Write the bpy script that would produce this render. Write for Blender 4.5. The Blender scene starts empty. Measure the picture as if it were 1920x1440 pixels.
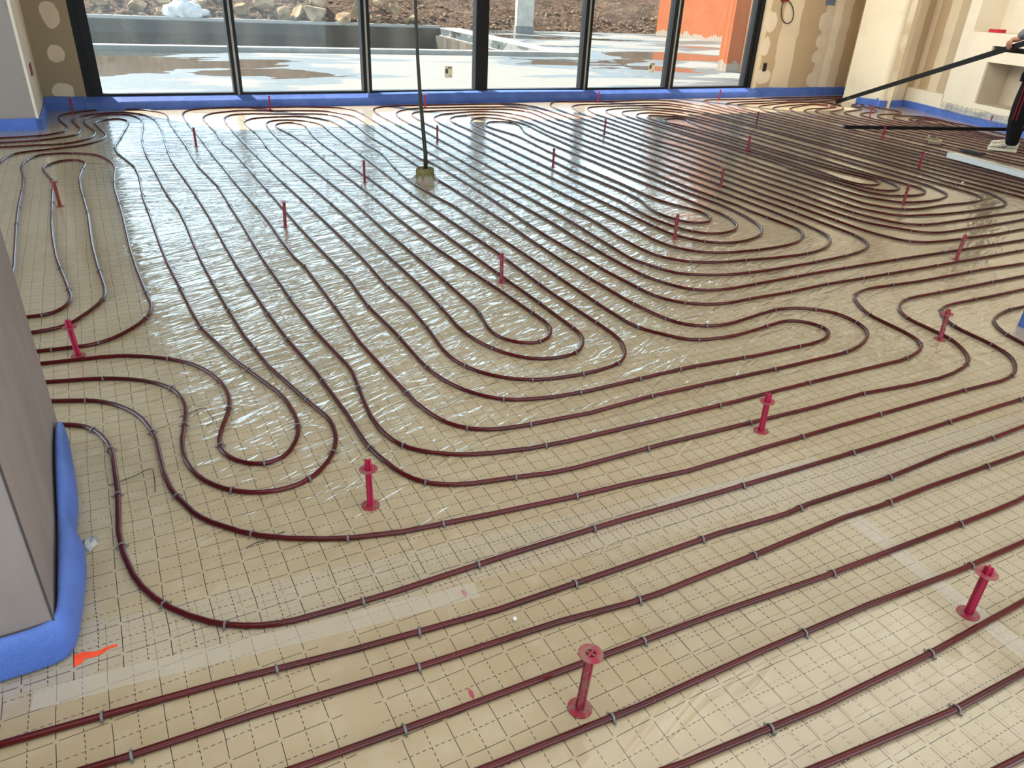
import bpy, bmesh, math, random
from mathutils import Vector, Matrix, noise
SC = bpy.context.scene
COL = SC.collection
# ------------------------------------------------------------------ camera, sky, sun, exposure
# world: x runs along the window wall (left to right), y points to the window wall, z up, floor at z=0
CAM_H = 1.3682
F_PX = 1360.33
PITCH, ROLL, YAW = 0.492337, 0.0499273, math.atan2(0.48041, 0.87704)
cd = bpy.data.cameras.new('camera'); cam = bpy.data.objects.new('camera', cd); COL.objects.link(cam)
cd.sensor_fit = 'HORIZONTAL'; cd.sensor_width = 36.0; cd.lens = F_PX / 1920 * 36.0
cd.clip_start = 0.05; cd.clip_end = 300
SC.camera = cam
fw = Vector((0, math.cos(PITCH), -math.sin(PITCH))); rt = Vector((1, 0, 0)); up = rt.cross(fw)
r2 = rt * math.cos(ROLL) + up * math.sin(ROLL); u2 = -rt * math.sin(ROLL) + up * math.cos(ROLL)
def yaw(v):
    c, s = math.cos(YAW), math.sin(YAW)
    return Vector((v.x * c + v.y * s, -v.x * s + v.y * c, v.z))
R_, U_, F_ = yaw(r2), yaw(u2), yaw(fw)
cam.matrix_world = Matrix(((R_.x, U_.x, -F_.x, 0), (R_.y, U_.y, -F_.y, 0), (R_.z, U_.z, -F_.z, CAM_H), (0, 0, 0, 1)))

SUN_DIR = Vector((0.514 * 0.7071, -0.857 * 0.7071, -0.7071))
sd = bpy.data.lights.new('sun', 'SUN'); sun = bpy.data.objects.new('sun', sd); COL.objects.link(sun)
sd.energy = 17.0; sd.angle = 0.009; sd.color = (1.0, 0.93, 0.82)
sun.rotation_euler = SUN_DIR.to_track_quat('-Z', 'Y').to_euler(); sun.location = (-8, 16, 16)

wd = bpy.data.worlds.new('sky'); SC.world = wd; wd.use_nodes = True
wn = wd.node_tree.nodes; wl = wd.node_tree.links
sky = wn.new('ShaderNodeTexSky'); sky.sky_type = 'NISHITA'; sky.sun_disc = False
sky.sun_elevation = math.radians(45); sky.sun_rotation = math.atan2(-SUN_DIR.x, -SUN_DIR.y)
sky.air_density = 1.0; sky.dust_density = 1.2; sky.ozone_density = 1.0
bg = wn['Background']; bg.inputs['Strength'].default_value = 1.0
# pale bright haze low over the horizon, bluer sky above
tc = wn.new('ShaderNodeTexCoord'); sx = wn.new('ShaderNodeSeparateXYZ'); wl.new(tc.outputs['Generated'], sx.inputs[0])
cr = wn.new('ShaderNodeValToRGB'); wl.new(sx.outputs[2], cr.inputs[0])
for e, (p, v) in zip(cr.color_ramp.elements, ((0.30, 1.0), (0.62, 0.0))): e.position = p; e.color = (v, v, v, 1)
sc_ = wn.new('ShaderNodeVectorMath'); sc_.operation = 'SCALE'; wl.new(sky.outputs[0], sc_.inputs[0]); sc_.inputs['Scale'].default_value = 0.26
mx = wn.new('ShaderNodeMix'); mx.data_type = 'RGBA'; wl.new(cr.outputs[0], mx.inputs[0]); wl.new(sc_.outputs[0], mx.inputs[6]); mx.inputs[7].default_value = (3.2, 4.3, 5.1, 1)
wl.new(mx.outputs[2], bg.inputs['Color'])

def area(name, loc, target, sx, sy, energy, color):
    d = bpy.data.lights.new(name, 'AREA'); d.shape = 'RECTANGLE'; d.size = sx; d.size_y = sy
    d.energy = energy; d.color = color
    o = bpy.data.objects.new(name, d); COL.objects.link(o); o.location = loc
    o.rotation_euler = (Vector(target) - Vector(loc)).to_track_quat('-Z', 'Y').to_euler()
    return o
# daylight coming through the openings of the rest of the house, behind and left of the photographer
area('daylight_rear_opening', (2.5, -3.9, 1.35), (2.5, 4, 1.0), 7.5, 2.1, 65, (1.0, 0.95, 0.9))
area('daylight_left_opening', (-3.4, 5.2, 1.3), (3, 5.2, 0.6), 4.5, 2.0, 32, (1.0, 0.96, 0.92))
# added fill lamps below the ceiling, unseen, brightening floor and right wall
area('fill_lamp', (1.6, 0.6, 2.58), (1.6, 0.6, 0), 6.2, 3.2, 96, (1.0, 0.96, 0.88))
area('fill_lamp.001', (8.5, 7.0, 2.2), (11.4, 7.3, 1.0), 5.0, 1.2, 102, (1.0, 0.95, 0.87))
area('fill_lamp.002', (6.5, 3.2, 2.58), (6.8, 3.4, 0), 4.0, 4.0, 12, (1.0, 0.95, 0.86))

vs = SC.view_settings
vs.view_transform = 'Standard'; vs.look = 'None'; vs.gamma = 1.0; vs.use_curve_mapping = False; vs.exposure = 0.0

# ------------------------------------------------------------------ helpers
def tag(o, label=None, cat=None, group=None, kind=None):
    if label: o['label'] = label
    if cat: o['category'] = cat
    if group: o['group'] = group
    if kind: o['kind'] = kind
    return o
def mesh_obj(name, verts, faces, mat=None, parent=None, smooth=False, loc=None):
    me = bpy.data.meshes.new(name); me.from_pydata([tuple(v) for v in verts], [], faces); me.validate(); me.update()
    bm = bmesh.new(); bm.from_mesh(me); bmesh.ops.recalc_face_normals(bm, faces=bm.faces); bm.to_mesh(me); bm.free()
    if smooth:
        for p in me.polygons: p.use_smooth = True
    o = bpy.data.objects.new(name, me); COL.objects.link(o)
    if mat: me.materials.append(mat)
    if parent: o.parent = parent
    if loc: o.location = loc
    return o
def bm_obj(name, bm, mat=None, parent=None, smooth=False, loc=None):
    me = bpy.data.meshes.new(name); bm.to_mesh(me); bm.free()
    if smooth:
        for p in me.polygons: p.use_smooth = True
    o = bpy.data.objects.new(name, me); COL.objects.link(o)
    if mat: me.materials.append(mat)
    if parent: o.parent = parent
    if loc: o.location = loc
    return o
def empty(name, loc, rz=0.0):
    o = bpy.data.objects.new(name, None); COL.objects.link(o); o.location = loc; o.rotation_euler = (0, 0, rz)
    o.empty_display_size = 0.1
    return o
class MB:
    def __init__(s): s.v = []; s.f = []
    def add(s, v, f):
        n = len(s.v); s.v += [tuple(x) for x in v]; s.f += [tuple(i + n for i in q) for q in f]
    def box(s, a, b):
        x0, y0, z0 = a; x1, y1, z1 = b
        s.add([(x0,y0,z0),(x1,y0,z0),(x1,y1,z0),(x0,y1,z0),(x0,y0,z1),(x1,y0,z1),(x1,y1,z1),(x0,y1,z1)],
              [(0,3,2,1),(4,5,6,7),(0,1,5,4),(1,2,6,5),(2,3,7,6),(3,0,4,7)])
    def prism(s, poly, z0, z1):
        n = len(poly)
        s.add([(p[0], p[1], z0) for p in poly] + [(p[0], p[1], z1) for p in poly],
              [tuple(range(n))[::-1], tuple(range(n, 2 * n))] + [(i, (i + 1) % n, (i + 1) % n + n, i + n) for i in range(n)])
    def tube(s, path, r, n=10, cap=True):
        path = [Vector(p) for p in path]; rings = []
        rr = r if isinstance(r, (list, tuple)) else [r] * len(path)
        ref = None
        for i, p in enumerate(path):
            t = (path[min(i + 1, len(path) - 1)] - path[max(i - 1, 0)]).normalized()
            if ref is None:
                ref = Vector((0, 0, 1)) if abs(t.z) < 0.9 else Vector((1, 0, 0))
            a = t.cross(ref).normalized(); b = a.cross(t).normalized(); ref = b
            rings.append([p + (a * math.cos(2 * math.pi * k / n) + b * math.sin(2 * math.pi * k / n)) * rr[i] for k in range(n)])
        vv = [q for g in rings for q in g]; ff = []
        for i in range(len(rings) - 1):
            for k in range(n):
                k2 = (k + 1) % n
                ff.append((i * n + k, i * n + k2, (i + 1) * n + k2, (i + 1) * n + k))
        if cap: ff += [tuple(range(n))[::-1], tuple(range((len(rings) - 1) * n, len(rings) * n))]
        s.add(vv, ff)
    def sweep(s, path, sec, closed_sec=True):
        # path: (x, y) points; sec: (offset to the left of travel, z) points
        P = [Vector((p[0], p[1], 0)) for p in path]; rings = []
        for i, p in enumerate(P):
            d0 = (p - P[i - 1]).normalized() if i else None
            d1 = (P[i + 1] - p).normalized() if i < len(P) - 1 else None
            n0 = Vector((-d0.y, d0.x, 0)) if d0 else None; n1 = Vector((-d1.y, d1.x, 0)) if d1 else None
            if n0 is None: m = n1
            elif n1 is None: m = n0
            else:
                m = (n0 + n1); m = m / max(m.length_squared, 0.15) * 2
            ss = sec(i) if callable(sec) else sec
            rings.append([p + m * o + Vector((0, 0, z)) for o, z in ss])
        n = len(rings[0]); vv = [q for g in rings for q in g]; ff = []
        for i in range(len(rings) - 1):
            for k in range(n):
                k2 = (k + 1) % n
                ff.append((i * n + k, i * n + k2, (i + 1) * n + k2, (i + 1) * n + k))
        ff += [tuple(range(n))[::-1], tuple(range((len(rings) - 1) * n, len(rings) * n))]
        s.add(vv, ff)
    def disc(s, c, r, h, n=24, hole=0.0):
        x, y, z = c; vv = []; ff = []
        if hole <= 0:
            vv = [(x + r * math.cos(2 * math.pi * k / n), y + r * math.sin(2 * math.pi * k / n), zz) for zz in (z, z + h) for k in range(n)]
            ff = [tuple(range(n))[::-1], tuple(range(n, 2 * n))] + [(k, (k + 1) % n, (k + 1) % n + n, k + n) for k in range(n)]
        else:
            for rad, zz in ((hole, z), (r, z), (r, z + h), (hole, z + h)):
                vv += [(x + rad * math.cos(2 * math.pi * k / n), y + rad * math.sin(2 * math.pi * k / n), zz) for k in range(n)]
            for g in range(4):
                for k in range(n):
                    k2 = (k + 1) % n; g2 = (g + 1) % 4
                    ff.append((g * n + k, g * n + k2, g2 * n + k2, g2 * n + k))
        s.add(vv, ff)
    def build(s, name, mat=None, parent=None, smooth=False, loc=None):
        return mesh_obj(name, s.v, s.f, mat, parent, smooth, loc)

# ------------------------------------------------------------------ materials
class NT:
    def __init__(s, name):
        s.m = bpy.data.materials.new(name); s.m.use_nodes = True; s.t = s.m.node_tree; s.t.nodes.clear()
        s.out = s.t.nodes.new('ShaderNodeOutputMaterial')
    def n(s, typ, **kw):
        o = s.t.nodes.new(typ)
        for k, v in kw.items(): setattr(o, k, v)
        return o
    def l(s, a, b): s.t.links.new(a, b)
    def put(s, sock, v):
        if isinstance(v, bpy.types.NodeSocket): s.l(v, sock)
        elif v is not None: sock.default_value = v
    def math(s, op, a, b=None, c=None, clamp=False):
        o = s.n('ShaderNodeMath', operation=op); o.use_clamp = clamp
        for i, v in enumerate((a, b, c)): s.put(o.inputs[i], v)
        return o.outputs[0]
    def mix(s, f, a, b, blend='MIX'):
        o = s.n('ShaderNodeMix', data_type='RGBA', blend_type=blend); s.put(o.inputs[0], f)
        for i, v in ((6, a), (7, b)):
            if isinstance(v, tuple) and len(v) == 3: v = v + (1,)
            s.put(o.inputs[i], v)
        return o.outputs[2]
    def coord(s): return s.n('ShaderNodeTexCoord').outputs['Object']
    def mapping(s, vec, loc=(0, 0, 0), rot=(0, 0, 0), sc=(1, 1, 1)):
        o = s.n('ShaderNodeMapping'); s.l(vec, o.inputs[0])
        o.inputs['Location'].default_value = loc; o.inputs['Rotation'].default_value = rot; o.inputs['Scale'].default_value = sc
        return o.outputs[0]
    def noise(s, vec, scale, detail=3, rough=0.5, dist=0.0, col=False):
        o = s.n('ShaderNodeTexNoise'); s.l(vec, o.inputs['Vector'])
        o.inputs['Scale'].default_value = scale; o.inputs['Detail'].default_value = detail; o.inputs['Roughness'].default_value = rough
        o.inputs['Distortion'].default_value = dist
        return o.outputs['Color' if col else 'Fac']
    def ramp(s, f, stops, interp='LINEAR'):
        o = s.n('ShaderNodeValToRGB'); s.l(f, o.inputs[0]); cr = o.color_ramp; cr.interpolation = interp
        while len(cr.elements) < len(stops): cr.elements.new(0.5)
        for e, (p, c) in zip(cr.elements, stops):
            e.position = p; e.color = (c, c, c, 1) if not isinstance(c, tuple) else c + (1,)
        return o.outputs[0]
    def smooth(s, v, a, b):
        o = s.n('ShaderNodeMapRange', interpolation_type='SMOOTHSTEP'); s.put(o.inputs[0], v)
        o.inputs[1].default_value = a; o.inputs[2].default_value = b
        return o.outputs[0]
    def bump(s, h, strength, dist, normal=None):
        o = s.n('ShaderNodeBump'); s.l(h, o.inputs['Height']); s.put(o.inputs['Strength'], strength); o.inputs['Distance'].default_value = dist
        if normal: s.l(normal, o.inputs['Normal'])
        return o.outputs[0]
    def bsdf(s, color, rough=0.5, spec=0.5, metal=0.0, normal=None, coat=0.0, coat_r=0.1, coat_n=None, trans=0.0, alpha=None, sheen=0.0):
        o = s.n('ShaderNodeBsdfPrincipled')
        if isinstance(color, tuple): color = color + (1,)
        s.put(o.inputs['Base Color'], color); s.put(o.inputs['Roughness'], rough); s.put(o.inputs['Specular IOR Level'], spec)
        s.put(o.inputs['Metallic'], metal); s.put(o.inputs['Coat Weight'], coat); s.put(o.inputs['Coat Roughness'], coat_r)
        s.put(o.inputs['Transmission Weight'], trans); s.put(o.inputs['Alpha'], alpha)
        if normal: s.l(normal, o.inputs['Normal'])
        if coat_n: s.l(coat_n, o.inputs['Coat Normal'])
        return o.outputs[0]
    def done(s, sh): s.l(sh, s.out.inputs['Surface']); return s.m
def simple(name, color, rough=0.5, spec=0.5, var=0.12, scale=6.0, bump=0.0, bscale=60.0, metal=0.0, coat=0.0, coat_r=0.1):
    t = NT(name); c = t.coord(); n = t.noise(c, scale, 4)
    lo = tuple(x * (1 - var) for x in color); hi = tuple(min(1, x * (1 + var)) for x in color)
    col = t.ramp(n, [(0.3, lo), (0.7, hi)])
    nor = t.bump(t.noise(c, bscale, 3), bump, 0.01) if bump else None
    return t.done(t.bsdf(col, rough, spec, metal, nor, coat, coat_r))

def mat_floor():
    t = NT('printed_foil'); c = t.coord()
    wob = t.noise(c, 3.0, 2, col=True)
    vm = t.n('ShaderNodeVectorMath', operation='MULTIPLY_ADD'); t.l(wob, vm.inputs[0]); vm.inputs[1].default_value = (0.016, 0.016, 0); t.l(c, vm.inputs[2])
    cw = vm.outputs[0]
    sep0 = t.n('ShaderNodeSeparateXYZ'); t.l(c, sep0.inputs[0]); X, Y = sep0.outputs[0], sep0.outputs[1]
    def grid(ox, oy, ang, w):
        sub = t.n('ShaderNodeVectorMath', operation='SUBTRACT'); t.l(cw, sub.inputs[0]); sub.inputs[1].default_value = (ox + 0.008, oy + 0.008, 0)
        m = t.mapping(sub.outputs[0], rot=(0, 0, -ang), sc=(10, 10, 10))
        sp = t.n('ShaderNodeSeparateXYZ'); t.l(m, sp.inputs[0])
        def one(a, b):
            fa = t.math('SUBTRACT', t.math('FRACT', t.math('ADD', a, 0.5)), 0.5); da = t.math('ABSOLUTE', fa)
            fb = t.math('SUBTRACT', t.math('FRACT', t.math('ADD', b, 0.5)), 0.5); db = t.math('ABSOLUTE', fb)
            solid = t.math('MULTIPLY', t.math('LESS_THAN', da, w), t.math('GREATER_THAN', db, 0.055))
            dash = t.math('MULTIPLY', t.math('GREATER_THAN', da, 0.5 - w * 1.05), t.math('LESS_THAN', t.math('FRACT', t.math('MULTIPLY', b, 7.0)), 0.58))
            return t.math('MAXIMUM', solid, dash)
        return t.math('MAXIMUM', one(sp.outputs[0], sp.outputs[1]), one(sp.outputs[1], sp.outputs[0]))
    gB = grid(0.2964, 1.0503, math.radians(0.9), 0.0078)
    gA = grid(-0.3286, 1.2400, math.radians(1.42), 0.0078)
    gC = grid(1.0002, 0.8518, math.radians(-0.46), 0.0078)
    gD = grid(1.9309, 2.1616, math.radians(-0.46), 0.0095)
    gE = grid(-0.335, 3.42, math.radians(1.0), 0.0095)
    # sheets: B front left, C front right (the sheet below shows through faintly), D the big middle field, E left field
    edge = t.math('MULTIPLY_ADD', X, -0.10, 1.36)
    front = t.math('LESS_THAN', Y, edge)
    right = t.math('GREATER_THAN', t.math('MULTIPLY_ADD', Y, 0.12, X), 1.13)
    lap_y = t.math('MULTIPLY', t.math('GREATER_THAN', Y, edge), t.math('LESS_THAN', Y, t.math('ADD', edge, 0.17)))
    lap_x = t.math('MULTIPLY', front, t.math('GREATER_THAN', X, 0.95))
    left = t.math('LESS_THAN', X, t.math('MULTIPLY_ADD', Y, -0.02, 0.55))
    def sel(f, a, b): return t.math('ADD', t.math('MULTIPLY', f, a), t.math('MULTIPLY', t.math('SUBTRACT', 1.0, f), b))
    fleft = t.math('LESS_THAN', X, 0.205); seam = t.math('MULTIPLY', t.math('GREATER_THAN', X, 0.205), t.math('LESS_THAN', X, 0.275))
    gB = t.math('MULTIPLY', sel(fleft, gA, gB), t.math('SUBTRACT', 1.0, seam))
    g_front = sel(right, gC, gB); g_back = sel(left, gE, gD)
    g = sel(front, g_front, g_back)
    gl = t.math('MAXIMUM', t.math('MULTIPLY', lap_y, t.math('MULTIPLY', gB, 0.55)), t.math('MULTIPLY', lap_x, t.math('MULTIPLY', sel(right, gB, gC), 0.5)))
    g = t.math('MAXIMUM', g, gl)
    n1 = t.noise(c, 1.3, 4); n2 = t.noise(c, 14, 4)
    base = t.mix(t.smooth(n1, 0.3, 0.7), (0.395, 0.318, 0.20), (0.47, 0.388, 0.258))
    base = t.mix(t.math('MULTIPLY', t.smooth(n2, 0.45, 0.75), 0.35), base, (0.54, 0.465, 0.36))  # paler random patches, film glare put into the base colour
    lap = t.math('MAXIMUM', t.math('MULTIPLY', lap_y, 0.5), t.math('MULTIPLY', lap_x, 0.22))
    base = t.mix(lap, base, (0.45, 0.40, 0.33))
    spk = t.math('GREATER_THAN', t.noise(c, 55, 2), 0.775)
    spk = t.math('MULTIPLY', spk, t.math('GREATER_THAN', t.noise(c, 2.2, 2), 0.56))
    base = t.mix(t.math('MULTIPLY', spk, 0.8), base, (0.10, 0.08, 0.06))
    col = t.mix(g, base, (0.009, 0.007, 0.006))
    # wrinkles of the loose film, strongest in the middle of the room
    def wr(ang, sc, seed):
        m = t.mapping(cw, loc=(seed, seed * 0.7, 0), rot=(0, 0, math.radians(ang)), sc=tuple(1 / q for q in sc))
        m.node.vector_type = 'TEXTURE'
        n = t.noise(m, 1.0, 2, 0.5, 0.8)
        r = t.math('SUBTRACT', 1.0, t.math('ABSOLUTE', t.math('MULTIPLY_ADD', n, 2.6, -1.3)), clamp=True)
        return t.math('MULTIPLY', r, r)
    wn_ = wr(19, (3.0, 12, 1), 3.1); wf = wr(-9, (2.0, 13, 1), 7.7); wx = wr(33, (5, 19, 1), 1.3)
    fy = t.smooth(Y, 4.2, 6.2)
    w = sel(fy, wf, wn_)
    w = t.math('ADD', w, t.math('MULTIPLY', wx, 0.3))
    big = t.noise(c, 0.55, 2)
    mk = t.math('MULTIPLY', t.smooth(t.math('MULTIPLY_ADD', big, 1.2, Y), 1.5, 3.0), t.smooth(t.math('MULTIPLY_ADD', big, 1.2, X), -0.1, 1.2))
    mk = t.math('MULTIPLY', mk, t.math('SUBTRACT', 1.0, t.math('MULTIPLY', t.smooth(Y, 7.8, 8.8), 0.5)))
    mk = t.math('MULTIPLY', mk, t.math('SUBTRACT', 1.0, t.math('MULTIPLY', t.smooth(t.math('MULTIPLY_ADD', Y, 0.18, X), 3.3, 5.0), 0.75)))
    patch = t.smooth(t.noise(c, 1.1, 3), 0.44, 0.64)
    amp = t.math('MULTIPLY_ADD', mk, 1.0, t.math('MULTIPLY', patch, 0.09))
    h = t.math('MULTIPLY', w, amp)
    soft = t.noise(c, 8, 2)
    h = t.math('ADD', h, t.math('MULTIPLY', soft, 0.14))
    b1 = t.bump(h, 1.0, 0.0062)
    b0 = t.bump(h, 0.8, 0.0062)
    fine = t.noise(c, 90, 3)
    rough = t.math('MULTIPLY_ADD', fine, 0.08, 0.06)
    sh = t.bsdf(col, 0.5, 0.35, normal=b0, coat=1.0, coat_r=rough, coat_n=b1)
    sh.node.inputs['Coat IOR'].default_value = 1.62
    return t.done(sh)

def mat_plaster(name, stops, length, ovals=(), base_rough=0.85, wob=0.05):
    """Plasterboard wall: joint-compound bands across local x, filled spots as (x, z, rx, rz)."""
    t = NT(name); c = t.coord()
    sp = t.n('ShaderNodeSeparateXYZ'); t.l(c, sp.inputs[0]); X, Z = sp.outputs[0], sp.outputs[2]
    n = t.noise(t.mapping(c, sc=(1, 1, 0.6)), 5, 4)
    xx = t.math('ADD', X, t.math('MULTIPLY', t.math('SUBTRACT', n, 0.5), wob))
    f = t.math('DIVIDE', xx, length)
    st = []
    for i, (x, colr) in enumerate(stops):
        p = max(0.0, min(1.0, x / length))
        if i: st.append((max(0, p - 0.004), stops[i - 1][1]))
        st.append((p, colr))
    col = t.ramp(f, st)
    for (ox, oz, rx, rz) in ovals:
        dx = t.math('DIVIDE', t.math('SUBTRACT', X, ox), rx); dz = t.math('DIVIDE', t.math('SUBTRACT', Z, oz), rz)
        d = t.math('SQRT', t.math('ADD', t.math('MULTIPLY', dx, dx), t.math('MULTIPLY', dz, dz)))
        d = t.math('ADD', d, t.math('MULTIPLY', t.math('SUBTRACT', t.noise(c, 9, 3), 0.5), 0.7))
        col = t.mix(t.math('LESS_THAN', d, 0.95), col, (0.70, 0.59, 0.45))
    v = t.noise(c, 2.5, 5)
    col = t.mix(t.math('MULTIPLY', t.smooth(v, 0.4, 0.8), 0.18), col, (0.30, 0.25, 0.18))
    nor = t.bump(t.noise(c, 140, 2), 0.15, 0.003)
    return t.done(t.bsdf(col, base_rough, 0.2, normal=nor))
TAN, LITE, CREAM, GREYP = (0.47, 0.35, 0.215), (0.68, 0.56, 0.40), (0.80, 0.70, 0.53), (0.47, 0.42, 0.385)

def mat_pipe():
    t = NT('red_pex_pipe'); c = t.coord()
    n = t.noise(c, 3, 3); d = t.noise(c, 120, 3)
    col = t.mix(t.smooth(n, 0.3, 0.7), (0.050, 0.0014, 0.0026), (0.082, 0.003, 0.0044))
    dust = t.math('MULTIPLY', t.smooth(d, 0.66, 0.78), t.math('MULTIPLY', t.smooth(t.noise(c, 1.1, 2), 0.5, 0.65), 0.55))
    col = t.mix(dust, col, (0.33, 0.24, 0.17))
    return t.done(t.bsdf(col, 0.22, 0.30, coat=0.06, coat_r=0.10))
def mat_foam():
    t = NT('blue_edge_foam'); c = t.coord()
    n = t.noise(c, 5, 3); f = t.noise(c, 260, 2)
    col = t.mix(t.smooth(n, 0.3, 0.7), (0.06, 0.125, 0.42), (0.09, 0.17, 0.53))
    col = t.mix(t.math('MULTIPLY', t.smooth(f, 0.45, 0.8), 0.30), col, (0.20, 0.31, 0.68))
    nor = t.bump(t.math('ADD', t.math('MULTIPLY', f, 0.3), t.noise(c, 26, 3)), 0.5, 0.006)
    return t.done(t.bsdf(col, 0.55, 0.35, normal=nor))
def mat_glass():
    t = NT('window_glass'); c = t.coord()
    tr = t.n('ShaderNodeBsdfTransparent'); tr.inputs[0].default_value = (0.955, 0.97, 0.965, 1)
    gl = t.n('ShaderNodeBsdfGlossy'); gl.inputs['Roughness'].default_value = 0.02
    lw = t.n('ShaderNodeLayerWeight'); lw.inputs['Blend'].default_value = 0.5
    m1 = t.n('ShaderNodeMixShader'); t.l(t.math('MULTIPLY_ADD', t.math('POWER', lw.outputs['Facing'], 5.0), 0.9, 0.012), m1.inputs[0]); t.l(tr.outputs[0], m1.inputs[1]); t.l(gl.outputs[0], m1.inputs[2])
    df = t.n('ShaderNodeBsdfTranslucent'); df.inputs[0].default_value = (0.8, 0.8, 0.77, 1)
    spots = t.smooth(t.noise(c, 70, 3), 0.56, 0.75); blot = t.smooth(t.noise(c, 1.6, 3), 0.45, 0.75)
    dirt = t.math('MULTIPLY_ADD', t.math('MULTIPLY', spots, blot), 0.035, 0.004)
    m2 = t.n('ShaderNodeMixShader'); t.l(dirt, m2.inputs[0]); t.l(m1.outputs[0], m2.inputs[1]); t.l(df.outputs[0], m2.inputs[2])
    return t.done(m2.outputs[0])
def mat_terrace():
    t = NT('wet_concrete_slab'); c = t.coord()
    n = t.noise(t.mapping(c, sc=(0.22, 0.42, 1)), 1.0, 4, 0.55, 0.4)
    sp0 = t.n('ShaderNodeSeparateXYZ'); t.l(c, sp0.inputs[0])
    def blob(cx, cy, rx, ry, k):
        dx = t.math('DIVIDE', t.math('SUBTRACT', sp0.outputs[0], cx), rx); dy = t.math('DIVIDE', t.math('SUBTRACT', sp0.outputs[1], cy), ry)
        return t.math('MULTIPLY', t.smooth(t.math('SQRT', t.math('ADD', t.math('MULTIPLY', dx, dx), t.math('MULTIPLY', dy, dy))), 1.0, 0.0), k)
    for a in ((-0.2, 14.6, 2.6, 5.0, 0.30), (2.6, 15.4, 1.6, 4.5, 0.10), (5.4, 13.5, 2.6, 4.0, -0.16), (10.0, 16.2, 3.5, 2.6, 0.12), (14.6, 18.5, 4.0, 3.0, 0.16), (14.0, 27.0, 3.0, 3.0, 0.16), (9.0, 12.4, 2.2, 1.2, -0.12)):
        n = t.math('ADD', n, blob(*a))
    wet = t.smooth(n, 0.475, 0.505)
    deep = t.smooth(n, 0.575, 0.60)
    fine = t.noise(c, 9, 5)
    dry = t.mix(fine, (0.165, 0.163, 0.148), (0.215, 0.212, 0.192))
    wc = t.mix(fine, (0.068, 0.08, 0.08), (0.095, 0.108, 0.108))  # bluish tint, sky reflection put into the wet colour
    col = t.mix(wet, dry, wc)
    col = t.mix(deep, col, (0.05, 0.047, 0.036))
    rough = t.math('MULTIPLY_ADD', wet, -0.35, 0.85); rough = t.math('MULTIPLY_ADD', deep, -0.45, rough)
    sp = t.n('ShaderNodeSeparateXYZ'); t.l(c, sp.inputs[0])
    j = t.math('ABSOLUTE', t.math('SUBTRACT', t.math('FRACT', t.math('MULTIPLY', t.math('ADD', sp.outputs[0], t.math('MULTIPLY', sp.outputs[1], 0.55)), 0.28)), 0.5))
    col = t.mix(t.math('MULTIPLY', t.math('LESS_THAN', j, 0.004), 0.6), col, (0.08, 0.08, 0.08))
    nor = t.bump(fine, t.math('MULTIPLY_ADD', wet, -0.2, 0.22), 0.004)
    return t.done(t.bsdf(col, rough, 0.22, normal=nor))
def mat_soil():
    t = NT('rocky_soil'); c = t.coord()
    a = t.noise(c, 0.5, 4); b = t.noise(t.mapping(c, sc=(1, 1, 2.2)), 3.6, 6, 0.7); d = t.noise(c, 11, 3)
    col = t.mix(t.smooth(b, 0.35, 0.65), (0.05, 0.026, 0.014), (0.16, 0.092, 0.054))
    col = t.mix(t.math('MULTIPLY', t.smooth(d, 0.55, 0.7), 0.6), col, (0.42, 0.33, 0.24))
    col = t.mix(t.math('MULTIPLY', t.smooth(a, 0.4, 0.7), 0.35), col, (0.20, 0.15, 0.11))
    nor = t.bump(t.math('ADD', b, t.math('MULTIPLY', d, 0.4)), 1.0, 0.25)
    return t.done(t.bsdf(col, 0.95, 0.1, normal=nor))
def mat_rock():
    t = NT('limestone_rock'); c = t.coord()
    a = t.noise(c, 1.4, 5); col = t.mix(t.smooth(a, 0.35, 0.65), (0.16, 0.105, 0.052), (0.34, 0.25, 0.15))
    return t.done(t.bsdf(col, 0.9, 0.15, normal=t.bump(t.noise(c, 5, 5), 0.8, 0.08)))
def mat_pool():
    t = NT('pool_concrete'); c = t.coord()
    a = t.noise(t.mapping(c, sc=(1, 1, 0.25)), 1.1, 5); b = t.noise(c, 12, 4)
    col = t.mix(t.smooth(a, 0.35, 0.7), (0.055, 0.046, 0.036), (0.135, 0.11, 0.080))
    col = t.mix(t.math('MULTIPLY', t.smooth(b, 0.5, 0.7), 0.4), col, (0.06, 0.056, 0.05))
    return t.done(t.bsdf(col, 0.9, 0.2))
def mat_brick():
    t = NT('clay_block'); c = t.coord()
    sp = t.n('ShaderNodeSeparateXYZ'); t.l(c, sp.inputs[0])
    s = t.math('ADD', sp.outputs[0], sp.outputs[1]); Z = sp.outputs[2]
    row = t.math('FLOOR', t.math('DIVIDE', Z, 0.58))
    rib = t.math('ABSOLUTE', t.math('SUBTRACT', t.math('FRACT', t.math('MULTIPLY', s, 6.0)), 0.5))
    jz = t.math('LESS_THAN', t.math('FRACT', t.math('DIVIDE', Z, 0.58)), 0.018)
    jx = t.math('LESS_THAN', t.math('FRACT', t.math('ADD', t.math('DIVIDE', s, 1.15), t.math('MULTIPLY', row, 0.5))), 0.012)
    j = t.math('MAXIMUM', jz, jx)
    n = t.noise(c, 1.5, 4)
    col = t.mix(n, (0.27, 0.062, 0.019), (0.36, 0.11, 0.042))
    col = t.mix(t.math('MULTIPLY', t.math('LESS_THAN', rib, 0.10), 0.5), col, (0.36, 0.09, 0.03))
    col = t.mix(t.math('MULTIPLY', j, 0.75), col, (0.25, 0.10, 0.05))
    mort = t.math('LESS_THAN', t.math('ADD', Z, t.math('MULTIPLY', t.noise(c, 3.2, 4), -0.62)), -0.13)
    col = t.mix(mort, col, (0.27, 0.215, 0.165))
    return t.done(t.bsdf(col, 0.9, 0.15, normal=t.bump(t.math('MULTIPLY', rib, t.math('SUBTRACT', 1.0, j)), 0.5, 0.03)))
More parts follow.
